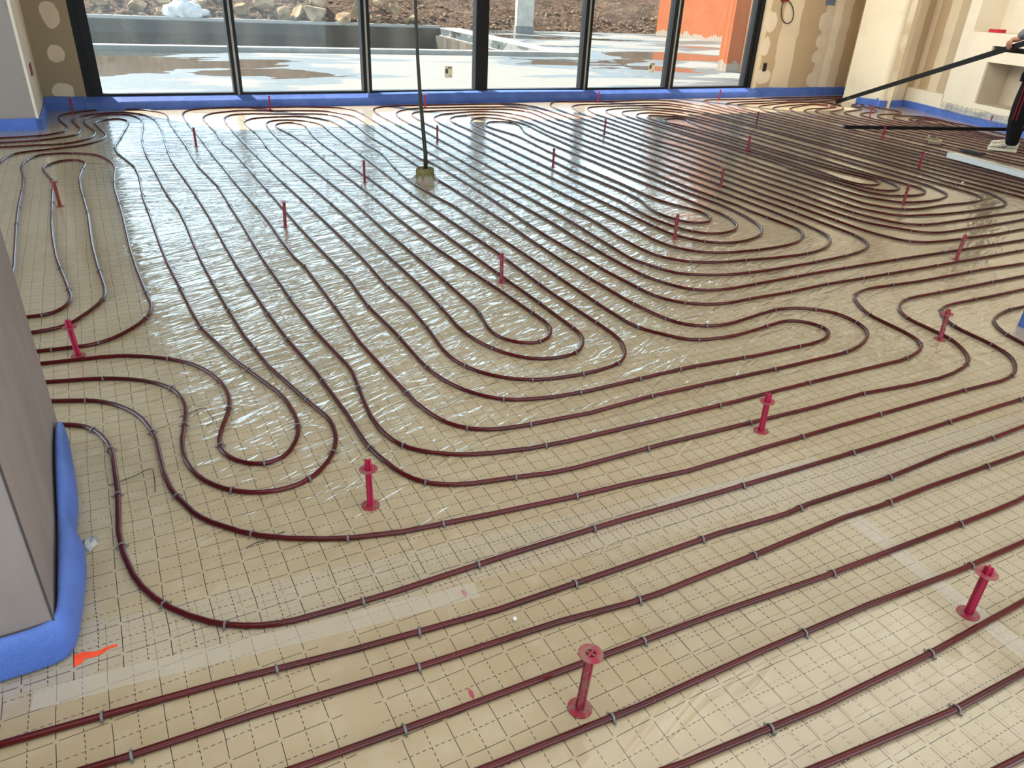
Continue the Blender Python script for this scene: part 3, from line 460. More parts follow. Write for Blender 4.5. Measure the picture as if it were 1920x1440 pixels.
 'c3': "6771,2433 6818,2789 6864,3146 6911,3503 6957,3860 7003,4217 7050,4574 7096,4931 7143,5288 7189,5645 7235,6002 7282,6359 7328,6716 7375,7073 7421,7430 7468,7787 7517,8144 7536,8503 7528,8843 7519,8902 7504,8960 7475,9034 7447,9087 7424,9120 7397,9148 7381,9160 7364,9170 7347,9178 7309,9190 7250,9197 7050,9199 6871,9193 6631,9210 6291,9214 6212,9205 6134,9188 6078,9168 6042,9151 6009,9130 5979,9104 5954,9073 5923,9022 5855,8877 5797,8707 5766,8571 5729,8213 5684,7856 5640,7498 5602,7140 5584,6781 5567,6421 5533,6063 5476,5708 5427,5351 5385,4993 5348,4635 5313,4277 5273,3919 5273,3880 5279,3841 5291,3803 5317,3749 5348,3698 5373,3667 5401,3640 5417,3629 5452,3612 5490,3600 5549,3591 5649,3587 5829,3600 5928,3603 6128,3590 6288,3592 6387,3605 6425,3615 6462,3629 6496,3650 6526,3675 6551,3705 6571,3739 6585,3776 6611,3893 6659,4250 6697,4607 6746,4964 6796,5321 6847,5677 6897,6033 6947,6390 6996,6747 7042,7104 7086,7461 7126,7819 7153,8178 7151,8338 7141,8417 7131,8455 7117,8492 7099,8527 7076,8560 7036,8605 6868,8746 6819,8780 6783,8796 6765,8802 6745,8805 6706,8806 6667,8800 6531,8768 6413,8750 6374,8741 6338,8726 6304,8705 6275,8679 6222,8619 6177,8553 6149,8500 6127,8444 6104,8347 6053,7991 6018,7633 5979,7275 5938,6917 5917,6558 5885,6199 5843,5842 5805,5484 5773,5246 5763,5208 5740,5155 5725,5119 5717,5080 5706,4841 5676,4482 5651,4224 5652,4164 5657,4125 5668,4086 5684,4050 5694,4034 5706,4019 5720,4005 5751,3982 5787,3964 5862,3938 5921,3925 5980,3919 6040,3922 6098,3933 6136,3944 6173,3960 6206,3981 6236,4007 6261,4037 6280,4071 6292,4109 6301,4168 6326,4527 6367,4884 6422,5240 6480,5595 6538,5951 6597,6306 6655,6661 6713,7016 6767,7372 6815,7729 6831,7948 6830,8008 6824,8047 6811,8084 6791,8118 6767,8149 6709,8204 6599,8291 6565,8311 6547,8319 6529,8324 6511,8326 6492,8325 6475,8321 6458,8313 6442,8302 6412,8276 6373,8230 6351,8198 6332,8162 6318,8125 6303,8068 6267,7750 6238,7391 6226,7031 6196,6673 6148,6316 6086,5961 6032,5605 5986,5248 5920,4894 5850,4603 5840,4544 5838,4484 5841,4445 5849,4406 5856,4388 5866,4372 5877,4356 5891,4343 5906,4332 5923,4324 5942,4318 5960,4315 5980,4315 5999,4318 6017,4323 6053,4338 6086,4360 6101,4372 6115,4386 6127,4401 6136,4418 6143,4436 6147,4455 6151,4494 6148,4574 6122,4852 6132,5152 6167,5510 6216,5867 6265,6223 6311,6580 6352,6938 6369,7298 6364,7497 6352,7576 6330,7674 6327,7713 6330,7753 6338,7791 6358,7847 6386,7900 6409,7933 6436,7961 6468,7984 6503,8001 6541,8013 6580,8020 6620,8021 6639,8019 6658,8015 6676,8009 6694,8000 6710,7990 6724,7977 6736,7962 6744,7946 6750,7929 6751,7911 6748,7893 6742,7875 6705,7806 6679,7752 6601,7525 6548,7312 6492,6956 6437,6600 6385,6244 6335,5888 6288,5531 6253,5172 6241,4813 6248,4573 6243,4493 6232,4434 6208,4358 6160,4249 6130,4197 6118,4182 6105,4168 6090,4155 6056,4136 6019,4122 5981,4112 5942,4107 5922,4107 5904,4111 5886,4117 5869,4126 5854,4137 5826,4165 5803,4197 5784,4232 5773,4269 5768,4308 5781,4667 5820,4965 5891,5318 5951,5672 5979,6031 6001,6391 6025,6750 6058,7108 6097,7466 6141,7823 6185,8140 6205,8217 6227,8273 6256,8325 6303,8390 6356,8450 6401,8489 6434,8511 6470,8526 6508,8536 6547,8541 6607,8541 6647,8536 6685,8526 6721,8510 6753,8488 6781,8460 6818,8413 6860,8345 6895,8273 6926,8179 6950,8061 6963,7922 6959,7662 6925,7304 6881,6946 6834,6590 6783,6233 6731,5877 6678,5521 6623,5165 6569,4809 6517,4453 6478,4176 6456,4099 6424,4026 6358,3903 6334,3871 6306,3844 6273,3823 6219,3798 6104,3762 6026,3746 5947,3739 5827,3743 5728,3756 5670,3770 5634,3785 5617,3795 5602,3807 5589,3821 5565,3853 5505,3956 5489,3992 5479,4030 5472,4089 5474,4209 5507,4568 5536,4927 5580,5284 5641,5638 5689,5995 5711,6354 5724,6714 5759,7072 5805,7429 5848,7787 5891,8144 5935,8421 5988,8613 6024,8706 6051,8760 6084,8809 6111,8839 6155,8879 6204,8913 6257,8941 6313,8961 6391,8978 6511,8990 6590,8990 6689,8979 6809,8978 6869,8975 6928,8964 7023,8934 7115,8895 7167,8866 7215,8831 7244,8804 7283,8758 7305,8725 7323,8689 7343,8633 7362,8555 7377,8437 7379,8197 7356,7838 7322,7479 7281,7121 7236,6764 7188,6407 7138,6051 7085,5695 7030,5339 6972,4984 6910,4629 6849,4336 6815,4242 6803,4204 6797,4165 6796,4086 6799,3946 6793,3886 6774,3809 6747,3734 6711,3662 6668,3595 6617,3534 6574,3492 6543,3468 6509,3447 6472,3432 6415,3417 6316,3403 6156,3400 5796,3401 5597,3414 5321,3462 5282,3473 5246,3488 5230,3498 5214,3510 5200,3524 5177,3555 5140,3626 5117,3681 5106,3719 5099,3758 5096,3818 5106,3937 5154,4294 5182,4653 5209,5012 5256,5369 5306,5725 5350,6082 5355,6282 5342,6622 5354,6781 5412,7136 5466,7492 5513,7849 5540,8208 5569,8527 5617,8741 5728,9084 5776,9193 5807,9245 5843,9292 5885,9334 5933,9370 5967,9390 6003,9407 6041,9419 6100,9429 6180,9434 6419,9419 6559,9418 6919,9432 7278,9430 7378,9422 7417,9414 7455,9402 7490,9384 7521,9361 7550,9333 7586,9286 7617,9235 7659,9144 7703,9011 7733,8875 7746,8756 7744,8536 7711,8177 7660,7821 7613,7464 7566,7107 7519,6750 7472,6393 7425,6037 7378,5680 7330,5323 7283,4966 7236,4609 7189,4252 7142,3895 7095,3538 7048,3181 7001,2824 6969,2586",
 'w1': "7328,2803 7378,3159 7428,3516 7478,3872 7528,4229 7578,4586 7628,4942 7678,5299 7728,5655 7778,6012 7828,6368 7877,6725 7927,7081 7977,7438 8027,7794 8077,8151 8125,8508 8189,8862 8268,9192 8329,9362 8363,9434 8385,9467 8411,9495 8459,9532 8526,9574 8562,9590 8600,9601 8639,9608 8719,9610 9078,9583 9438,9583 9797,9598 9897,9609 9935,9618 9972,9632 10023,9659 10041,9666 10079,9674 10158,9677 10518,9656 10857,9647 11217,9669 11577,9673 11716,9666 11775,9656 11813,9645 11848,9627 11879,9604 11906,9575 11927,9541 11944,9506 11957,9468 11966,9429 11971,9390 11971,9350 11966,9311 11952,9253 11909,9141 11845,9017 11790,8933 11739,8872 11695,8831 11646,8797 11575,8760 11331,8672 11257,8642 11222,8623 11191,8599 11178,8585 11166,8569 11148,8535 11129,8478 11108,8381 11095,8241 11084,8042 11074,7983 11061,7946 11043,7911 11019,7879 10978,7836 10916,7786 10865,7754 10829,7737 10792,7724 10773,7720 10753,7718 10714,7720 10676,7729 10580,7756 10541,7762 10481,7763 10422,7756 10363,7742 10308,7721 10255,7693 10191,7646 10132,7591 10094,7546 10061,7496 10035,7442 10009,7367 9958,7132 9910,6776 9861,6419 9811,6062 9761,5706 9711,5349 9661,4993 9611,4636 9561,4280 9511,3923 9508,3904",
 'w2': "7528,3103 7578,3459 7628,3816 7678,4172 7728,4529 7778,4886 7828,5242 7878,5599 7928,5955 7978,6312 8028,6668 8077,7025 8127,7381 8177,7738 8227,8094 8277,8451 8308,8689 8327,8766 8362,8860 8417,8966 8473,9049 8512,9094 8557,9134 8639,9190 8745,9246 8819,9276 8896,9297 9015,9313 9374,9327 9634,9332 9872,9365 10131,9376 10491,9379 10690,9397 11045,9459 11202,9491 11241,9495 11281,9494 11320,9488 11358,9476 11393,9459 11427,9438 11458,9413 11486,9385 11523,9338 11553,9286 11578,9232 11591,9194 11599,9156 11600,9136 11599,9117 11597,9097 11592,9078 11576,9042 11555,9009 11425,8857 11369,8800 11338,8775 11304,8755 11268,8739 11172,8714 11133,8703 11097,8688 11062,8668 11015,8632 10987,8604 10961,8574 10940,8541 10922,8505 10896,8429 10838,8238 10821,8203 10800,8169 10762,8123 10704,8068 10640,8020 10589,7990 10534,7966 10496,7955 10437,7946 10297,7934 10219,7917 10144,7891 10090,7865 10058,7842 10028,7816 9990,7770 9945,7704 9898,7616 9853,7505 9814,7371 9779,7153 9735,6796 9686,6440 9636,6083 9586,5727 9536,5370 9486,5014 9436,4657 9386,4301 9361,4122",
 'w3': "7688,3103 7738,3459 7788,3816 7838,4172 7888,4529 7938,4886 7988,5242 8038,5599 8088,5955 8138,6312 8188,6668 8237,7025 8287,7381 8337,7738 8386,8094 8438,8451 8476,8667 8499,8744 8538,8835 8577,8905 8612,8954 8638,8984 8668,9009 8702,9030 8756,9054 8852,9084 8930,9100 8989,9105 9109,9099 9189,9095 9288,9103 9644,9159 9863,9181 9962,9179 10061,9165 10296,9114 10375,9105 10455,9105 10554,9117 10827,9180 11034,9253 11110,9277 11149,9286 11188,9289 11207,9287 11226,9283 11243,9275 11259,9265 11273,9252 11286,9238 11306,9204 11321,9168 11332,9130 11338,9091 11337,9051 11329,9013 11314,8977 11294,8943 11257,8896 11213,8855 11165,8820 11095,8781 11040,8759 10944,8732 10908,8716 10875,8694 10847,8667 10821,8637 10799,8603 10782,8568 10770,8530 10753,8452 10741,8415 10722,8381 10698,8349 10656,8307 10608,8270 10557,8239 10503,8216 10348,8175 10040,8088 9985,8066 9950,8047 9918,8024 9889,7997 9851,7950 9787,7849 9725,7724 9676,7593 9637,7438 9590,7081 9541,6724 9491,6368 9442,6011 9392,5655 9342,5298 9292,4942 9242,4585 9192,4229 9142,3872 9120,3714",
 'w4': "7928,3403 7978,3759 8028,4116 8078,4472 8128,4829 8178,5186 8228,5542 8278,5899 8328,6255 8378,6612 8428,6968 8477,7325 8527,7681 8574,8038 8630,8353 8654,8429 8678,8484 8729,8570 8819,8701 8846,8731 8891,8771 8972,8828 9042,8867 9097,8889 9252,8928 9558,9022 9750,9076 9849,9091 9969,9095 10209,9086 10288,9092 10485,9127 10544,9133 10564,9132 10583,9130 10601,9125 10617,9117 10631,9106 10642,9091 10649,9075 10653,9057 10656,9018 10649,8958 10621,8842 10562,8672 10535,8619 10502,8569 10397,8449 10338,8395 10290,8359 10221,8320 9942,8208 9794,8150 9759,8131 9727,8108 9684,8066 9635,8003 9593,7935 9552,7844 9498,7673 9457,7477 9413,7120 9363,6764 9313,6407 9263,6050 9213,5694 9163,5337 9113,4981 9063,4624 9014,4268 8964,3911 8950,3812",
 'w5': "8068,3203 8118,3559 8168,3916 8218,4272 8268,4629 8318,4986 8368,5342 8418,5699 8468,6055 8518,6412 8568,6768 8617,7125 8667,7481 8713,7838 8757,8074 8803,8227 8848,8338 8937,8494 8982,8560 9008,8590 9053,8630 9119,8674 9191,8710 9303,8750 9654,8833 9929,8885 10048,8892 10188,8887 10247,8877 10284,8864 10300,8854 10315,8843 10328,8829 10339,8813 10347,8796 10358,8758 10363,8719 10363,8679 10360,8639 10351,8601 10337,8564 10328,8547 10316,8532 10302,8519 10287,8507 10252,8490 10214,8478 10057,8447 9787,8374 9693,8340 9640,8313 9590,8281 9544,8242 9503,8199 9455,8135 9404,8049 9355,7940 9312,7806 9282,7650 9239,7292 9189,6936 9139,6579 9089,6223 9039,5866 8989,5509 8939,5153 8889,4796 8840,4440 8790,4083 8740,3727 8709,3509",
 'w6': "8358,3603 8408,3959 8458,4316 8508,4672 8558,5029 8608,5386 8658,5742 8708,6099 8758,6455 8808,6812 8858,7168 8905,7525 8952,7862 8994,8016 9045,8146 9100,8253 9242,8470 9267,8501 9295,8528 9345,8561 9505,8643 9767,8742 10033,8828 10072,8836 10111,8838 10130,8836 10148,8831 10166,8824 10182,8813 10196,8801 10221,8771 10302,8657 10312,8640 10320,8623 10325,8605 10326,8588 10322,8572 10313,8557 10301,8545 10286,8535 10250,8519 10173,8498 9976,8466 9896,8461 9776,8466 9717,8462 9658,8450 9583,8424 9457,8363 9389,8322 9358,8297 9330,8269 9293,8222 9231,8119 9171,7993 9126,7860 9092,7704 9046,7347 8997,6991 8947,6634 8897,6278 8847,5921 8797,5565 8747,5208 8697,4852 8647,4495 8597,4138 8547,3782 8509,3505",
 'w7': "9718,4203 9768,4559 9818,4916 9868,5272 9918,5629 9968,5986 10018,6342 10066,6699 10122,7054 10191,7305 10205,7342 10223,7377 10247,7408 10275,7436 10355,7496 10439,7550 10475,7566 10513,7578 10552,7582 10591,7579 10629,7570 10778,7512 10850,7478 10884,7456 10899,7444 10912,7430 10924,7414 10934,7398 10942,7380 10952,7342 10956,7303 10954,7243 10948,7204 10938,7165 10908,7091 10854,6963 10838,6905 10827,6826 10812,6607 10798,6528 10770,6432 10625,6103 10484,5771 10345,5440 10291,5310",
 'w8': "9878,4153 9928,4509 9978,4866 10028,5222 10078,5579 10128,5936 10178,6292 10225,6649 10278,6985 10304,7081 10326,7137 10354,7190 10387,7239 10413,7269 10443,7295 10476,7316 10531,7340 10569,7351 10608,7356 10648,7356 10687,7350 10745,7335 10781,7320 10799,7311 10815,7301 10829,7288 10840,7273 10848,7257 10854,7239 10856,7220 10855,7181 10845,7122 10811,7007 10742,6841 10703,6771 10575,6593 10508,6493 10445,6368 10313,6034 10175,5701 10034,5370 9917,5093",
 'w9': "10078,4603 10128,4959 10178,5316 10228,5672 10278,6029 10328,6386 10377,6742 10422,7018 10425,7058 10422,7115 10422,7133 10425,7149 10432,7164 10444,7176 10459,7186 10476,7194 10514,7203 10553,7206 10592,7203 10630,7193 10648,7186 10664,7176 10677,7164 10688,7149 10694,7133 10697,7115 10697,7096 10690,7057 10677,7020 10659,6985 10647,6969 10634,6955 10604,6930 10573,6907 10558,6894 10545,6879 10523,6847 10498,6793 10413,6547 10264,6220 10108,5895 9960,5567 9815,5238 9693,4964",
 'e1': "4541,1925 4182,1939 4062,1941 3983,1931 3905,1913 3849,1893 3814,1875 3783,1850 3755,1822 3719,1775 3700,1740 3687,1703 3576,1361 3550,1285",
}
CLIPS = {
 's1': "",
 's2': "73",
 's3': "58 109",
 's4': "61 118 181",
 's5': "53 113 175 229",
 's6': "38 97 156 196 254 304",
 's7': "48 83 116 159 202 240 281 339",
 's8': "44 60 87 112 141 159 192 224 261 317 367 420 465",
 's9': "43 82 123 155 182 209 252 346 387 438 472 508 530 553 586",
 'q7': "60 96 138 189 234 286 333 405 460 512 569 629 678 870 912 943 986 1039 1067 1096 1146 1192 1252 1321 1350 1377 1405 1436 1483",
 'q8': "64 89 150 197 246 275 379 447 537 618 698 754 895 937 980 1038 1084 1134 1210 1258 1319 1342 1378 1408 1442 1510",
 'q6': "32 78 142 230 277 375 449 520 598 669 855 898 944 996 1035 1051 1075 1123 1153 1182",
 'q5': "67 93 181 230 265 322 365 404 453 485 534 582 634 674 833 886 936 987 1013 1034 1059 1114",
 'b': "36 53 82 115 292 358 444 490 515 540 602 645 690 732",
 'a': "75 118 239 285 329 375 422 439 494 529 567 709 743 779",
 'c1': "37 81 121 166 187 216 246 276 314 343 378 420 474 529 566 620 679 733 783 853 1114 1209 1261 1319 1358 1420 1465 1516 1572 1714 1759 1799 1830 1871 1902 1931 1952 1986 2019 2053 2086 2128 2157 2191 2230 2273 2322 2383 2433 2474 2517 2579 2643 2700 2844 2966 3047 3120 3186 3266 3401 3443 3472 3523 3563 3591 3624 3671 3711 3816 3853 3914 3965 4017 4060 4125 4164 4276 4328 4367 4407 4457 4519 4557 4741 4787 4823 4870 4915 5064 5121 5160 5217 5263 5345 5417 5565 5642 5698 5773 5847 5891 5980 6054 6110 6156 6175 6197 6227 6270 6325 6514 6561 6616 6673 6727 6772 6848 6925 7113 7190 7246 7311 7421 7476 7515 7563 7624 7664 7686 7706 7754 7777 7800 7844 7888 7952 8006 8029 8064 8157 8220 8351 8426 8485 8539 8593 8706 8799 8834 9048 9101 9144 9222 9281 9332 9377 9421 9474 9527 9587 9646 9678 9718 9751 9792 9838 9884 9937",
 'c2': "49 102 149 206 247 291 348 389 432 483 539 592 633 679 734 782 826 1026 1181 1257 1293 1344 1390 1449 1508 1583 1619 1667 1729 1777 1829 1872 1915 1970 2012 2065 2107 2162 2219 2279 2328 2492 2545 2581 2628 2669 2715 2771 2831 2893 2934 2983 3042 3094 3141 3198 3257 3301 3352 3395 3439 3491 3537 3594 3642 3686 3740 3786 3827 3889 3933 3976 4027 4067 4124 4166 4207 4268 4319 4380 4440 4496 4536 4591 4632 4672 4731 4778 4834 4886 4943 4997 5058 5109 5168 5226 5279 5330 5362 5408 5451 5547 5594 5639 5681 5739 5798 5856 5912 5965 6006 6066 6116 6171 6214 6270 6314 6375 6430 6482 6536 6568 6603 6660 6740 6908 6955 7017 7073 7123 7167 7210 7259 7313 7371 7422 7480 7538 7597 7626 7680 7735 7780 7820 7871 7914 7986 8045 8102 8234 8284 8325 8557 8612 8670 8710 8755 8801 8854 8905 8957 8999 9045 9089 9145 9200 9247 9306 9349",
 'q35': "41 95 156 207 250 304 344 402 449 491 535 593 653 697 759 818 865 906 949 999 1043 1088 1134 1193 1234 1294 1344 1400 1451 1512 1556 1602",
 'c3': "129 180 238 297 346 408 469 516 559 617 678 732 793 844 895 937 985 1045 1088 1131 1171 1222 1275 1327 1387 1442 1496 1549 1600 1642 1684 1738 1783 1832 1886 1939 1984 2030 2073 2128 2184 2227 2273 2316 2369 2416 2475 2521 2575 2629 2690 2746 2806 2859 2899 2946 3003 3050 3105 3147 3202 3250 3311 3352 3400 3457 3506 3556 3603 3646 3693 3752 3809 3856 3910 3968 4025 4066 4110 4171 4217 4274 4328 4387 4429 4490 4549 4594 4650 4690 4749 4798 4854 4912 4953 5012 5054 5098 5148 5193 5248 5292 5345 5402 5463 5512 5558 5611 5665 5726 5779 5828 5875 5931 5985 6026 6073 6117 6168 6216 6259 6311 6366 6413 6472 6514 6555 6611 6663 6719 6780 6831 6889 6944 6995 7046 7108 7155 7205 7255 7309 7351 7405 7446 7494 7544 7596 7649 7702 7743 7790 7846 7895 7953 8005",
 'w1': "92 134 176 221 261 323 366 417 476 527 572 618 668 715 765 814 856 915 976 1029 1071 1131 1179 1227 1273 1333 1388 1435 1483 1532 1581",
 'w2': "108 153 214 274 329 372 422 478 531 572 629 678 722 770 812 860 901 963 1006 1053 1100 1150 1197 1257 1301 1363 1412 1473",
 'w3': "94 137 194 253 298 345 397 456 515 566 618 676 719 780 839 884 938 994 1048 1090 1131 1176 1218 1269 1325 1378",
 'w4': "97 152 214 274 316 369 420 477 518 572 626 674 717 772 813 860 901 947 993 1047 1102 1157 1206",
 'w5': "101 162 213 274 328 376 427 481 528 588 637 690 749 808 862 918 975 1028 1077 1137 1181",
 'w6': "100 151 211 263 308 367 426 469 526 578 622 670 726 770 823 875 927 971 1029 1081 1136",
 'w7': "96 156 206 251 301 350 410 457 517 557 600",
 'w8': "101 150 199 257 302 359 408 463 521 570",
 'w9': "84 126 175 229 278 339 400 457",
 'e1': "49 92",
}
# ------------------------------------------------------------------ the setting
def st(o): o['kind'] = 'structure'; return o
b = MB(); b.add([(-4, -4.2, 0), (13.6, -4.2, 0), (13.6, 10.05, 0), (-4, 10.05, 0), (-4, -4.2, -0.1), (13.6, -4.2, -0.1), (13.6, 10.05, -0.1), (-4, 10.05, -0.1)],
    [(0,1,2,3),(7,6,5,4),(0,4,5,1),(1,5,6,2),(2,6,7,3),(3,7,4,0)])
st(b.build('floor', M['floor']))
b = MB(); b.box((-4.2, -4.4, 2.62), (14, 10.45, 2.9)); b.box((-4.2, 10.2, 2.5), (14, 10.45, 2.62)); st(b.build('ceiling', M['ceil']))

def wall(name, p0, p1, h, thick, mat, z0=0.0):
    """Wall from p0 to p1 (local x along it), thickness to the left of travel; a structure of its own."""
    d = Vector((p1[0] - p0[0], p1[1] - p0[1])); L = d.length
    b = MB(); b.box((0, 0, z0), (L, thick, h)); o = b.build(name, mat)
    o.location = (p0[0], p0[1], 0); o.rotation_euler = (0, 0, math.atan2(d.y, d.x))
    return st(o), L
H = 2.62
# window wall: left strip, right strip, head above the glass
wall('wall_far', (-0.64, 9.95), (-0.2, 9.95), H, 0.25, mat_plaster('plasterboard_left_strip', [(0, (0.34, 0.27, 0.18)), (0.44, (0.34, 0.27, 0.18))], 0.44,
     [(0.265, 0.96, 0.09, 0.135), (0.235, 0.585, 0.09, 0.09), (0.225, 0.20, 0.11, 0.10), (0.25, 1.35, 0.1, 0.13)], wob=0))
wall('wall_far.001', (9.84, 9.95), (12.46, 9.95), H, 0.25, mat_plaster('plasterboard_right_strip',
     [(0, LITE), (0.10, TAN), (0.42, LITE), (0.84, TAN), (1.40, LITE), (1.62, CREAM), (1.80, LITE), (2.03, TAN), (2.3, LITE), (2.62, TAN)], 2.62,
     [(1.43, 1.18, 0.16, 0.17), (1.43, 0.885, 0.13, 0.11), (1.41, 0.63, 0.13, 0.11), (1.40, 0.265, 0.13, 0.125), (0.14, 0.78, 0.10, 0.16), (0.16, 1.16, 0.15, 0.16), (0.20, 0.32, 0.2, 0.12)], wob=0.14))
b = MB(); b.box((-0.2, 9.95, 2.35), (9.84, 10.2, H)); st(b.build('wall_far.002', M['cream']))
# left pier beside the window
b = MB(); b.box((-4.0, 8.68, 0), (-0.63, 9.95, H))
pm = NT('painted_pier'); c_ = pm.coord(); n_ = pm.noise(c_, 3, 4)
pc = pm.mix(pm.math('MULTIPLY', pm.smooth(pm.noise(c_, 6, 4), 0.6, 0.64), 0.5), (0.33, 0.28, 0.255), (0.24, 0.20, 0.17))
pier = st(b.build('wall_left', pm.done(pm.bsdf(pc, 0.85, 0.2))))
b = MB(); b.box((-0.645, 8.675, 0), (-0.622, 8.71, H)); st(b.build('trim_1', M['cream']))
b = MB(); b.box((-0.6305, 8.71, 0), (-0.6245, 9.95, H)); st(b.build('trim_7', simple('lit_side_plaster', (0.62, 0.53, 0.42), 0.85, 0.2, 0.06, 3)))  # cream side face as a thin skin, its lit brightness put into the colour
# room shell out of frame
for nm, a_, c2 in (('wall_left.001', (-4.2, -4.2, 0), (-4.0, 3.0, H)), ('wall_left.002', (-4.2, 7.4, 0), (-4.0, 8.7, H)), ('wall_left.003', (-4.2, 3.0, 2.3), (-4.0, 7.4, H)),
                   ('wall_back', (-4.2, -4.4, 0), (-1.3, -4.2, H)), ('wall_back.001', (6.3, -4.4, 0), (9.5, -4.2, H)), ('wall_back.002', (-1.3, -4.4, 2.4), (6.3, -4.2, H))):
    b = MB(); b.box(a_, c2); st(b.build(nm, M['cream']))
# near left wall end
nm_ = NT('near_wall_paint'); c_ = nm_.coord()
nb = nm_.noise(nm_.mapping(c_, sc=(2.5, 2.5, 1.0)), 2.2, 4)
nc = nm_.mix(nm_.smooth(nb, 0.42, 0.62), (0.25, 0.205, 0.195), (0.285, 0.235, 0.22))
b = MB(); b.prism([(-4.0, 1.462), (-0.312, 1.462), (-0.338, 2.47), (-4.0, 2.47)], 0, H); st(b.build('wall_left.004', nm_.done(nm_.bsdf(nc, 0.8, 0.25))))
b = MB(); b.box((-0.3145, 1.4595, 0.03), (-0.3105, 1.463, H)); st(b.build('trim_2', simple('corner_bead', (0.06, 0.05, 0.05), 0.6, 0.3)))
# right side: slanted wall in the corner, rounded pilaster, recess, block with niches
A1, A2 = (12.44, 9.95), (11.27, 8.52)
wall('wall_right', A1, A2, H, 0.2, mat_plaster('plasterboard_corner', [(0, CREAM), (0.42, (0.9, 0.8, 0.62)), (0.92, (0.66, 0.51, 0.33)), (1.7, (0.66, 0.51, 0.33)), (1.85, CREAM)], 1.86,  # band colours lightened to make up for light missing on this wall
     [(1.84, 0.47, 0.16, 0.09)], wob=0.08))
# pilaster with a rounded left edge
rr = 0.10; pl = []
for k in range(9):
    a = math.pi + math.pi / 2 * k / 8
    pl.append((11.245 + rr + rr * math.cos(a), 8.45 + rr + rr * math.sin(a)))
pl += [(11.99, 8.45), (11.99, 9.2), (11.245, 9.2)]
b = MB(); b.prism(pl, 0, H)
o = b.build('wall_right.001', mat_plaster('pilaster_plaster', [(0, CREAM), (0.36, LITE), (0.55, TAN), (1, TAN)], 1.0, wob=0.06)); st(o)
for v in o.data.vertices: v.co.x -= 11.24; v.co.y -= 8.45
o.location = (11.24, 8.45, 0)
# recess wall and block share the line from RP along RD
RP = Vector((11.84, 8.48, 0)); RD = Vector((-1.084, -2.693, 0)).normalized(); RN = Vector((RD.y, -RD.x, 0))   # RN points into the room
if RN.x > 0: RN = -RN
RANG = math.atan2(RD.y, RD.x)
def rp(s, off, z): p = RP + RD * s + RN * off; return (p.x, p.y, z)
def rbox(mb, s0, s1, o0, o1, z0, z1):
    v = [rp(s, o, z) for z in (z0, z1) for (s, o) in ((s0, o0), (s1, o0), (s1, o1), (s0, o1))]
    mb.add(v, [(0,3,2,1),(4,5,6,7),(0,1,5,4),(1,2,6,5),(2,3,7,6),(3,0,4,7)])
b = MB(); rbox(b, -0.15, 1.02, -0.45, -0.12, 0.30, H)
o = b.build('wall_right.002', None); st(o)
def rlocal(o):
    mw = Matrix.Translation(RP) @ Matrix.Rotation(RANG, 4, 'Z'); inv = mw.inverted()
    for v in o.data.vertices: v.co = inv @ v.co
    o.matrix_world = mw
rlocal(o)
o.data.materials.append(mat_plaster('recess_plaster', [(0, LITE), (0.13, TAN), (0.38, LITE), (0.62, (0.50, 0.40, 0.27)), (0.92, LITE), (1.0, TAN), (1.1, TAN)], 1.1, wob=0.07))
b = MB(); rbox(b, -0.15, 1.02, -0.45, 0.0, 0, 0.30); st(b.build('trim_3', M['cream']))
# block with niches: plates around the openings, niche shells behind
b = MB(); S0, S1, D0 = 1.0, 4.6, -0.42
cuts = [(1.235, 4.0, 1.19, 2.2), (1.74, 4.0, 0.965, 1.03), (1.735, 3.6, 0.27, 0.82)]
def rf(s0, s1, z0, z1): rbox(b, s0, s1, -0.03, 0.0, z0, z1)
rf(S0, S1, 0, 0.27); rf(S0, 1.735, 0.27, 0.82); rf(3.6, S1, 0.27, 0.82); rf(S0, S1, 0.82, 0.965)
rf(S0, 1.74, 0.965, 1.03); rf(4.0, S1, 0.965, 1.03); rf(S0, S1, 1.03, 1.19); rf(S0, 1.235, 1.19, 2.2); rf(4.0, S1, 1.19, 2.2); rf(S0, S1, 2.2, H)
rbox(b, S0, S0 + 0.02, D0, -0.03, 0, H)
o = b.build('wall_right.003', M['cream']); st(o)
for i, (s0, s1, z0, z1) in enumerate(cuts):
    dpt = (-0.40, -0.40, -0.38)[i]
    b = MB(); t_ = 0.02
    rbox(b, s0 - t_, s1 + t_, dpt - t_, dpt, z0 - t_, z1 + t_); rbox(b, s0 - t_, s0, dpt, -0.03, z0, z1); rbox(b, s1, s1 + t_, dpt, -0.03, z0, z1)
    rbox(b, s0 - t_, s1 + t_, dpt, -0.03, z0 - t_, z0); rbox(b, s0 - t_, s1 + t_, dpt, -0.03, z1, z1 + t_)
    st(b.build('trim_%d' % (4 + i), (M['cream'], simple('dark_slot', (0.20, 0.155, 0.11), 0.8, 0.2), M['niche'])[i]))
b = MB(); rbox(b, 4.6, 13.5, -0.1, 0.0, 0, H); st(b.build('wall_right.004', M['cream']))

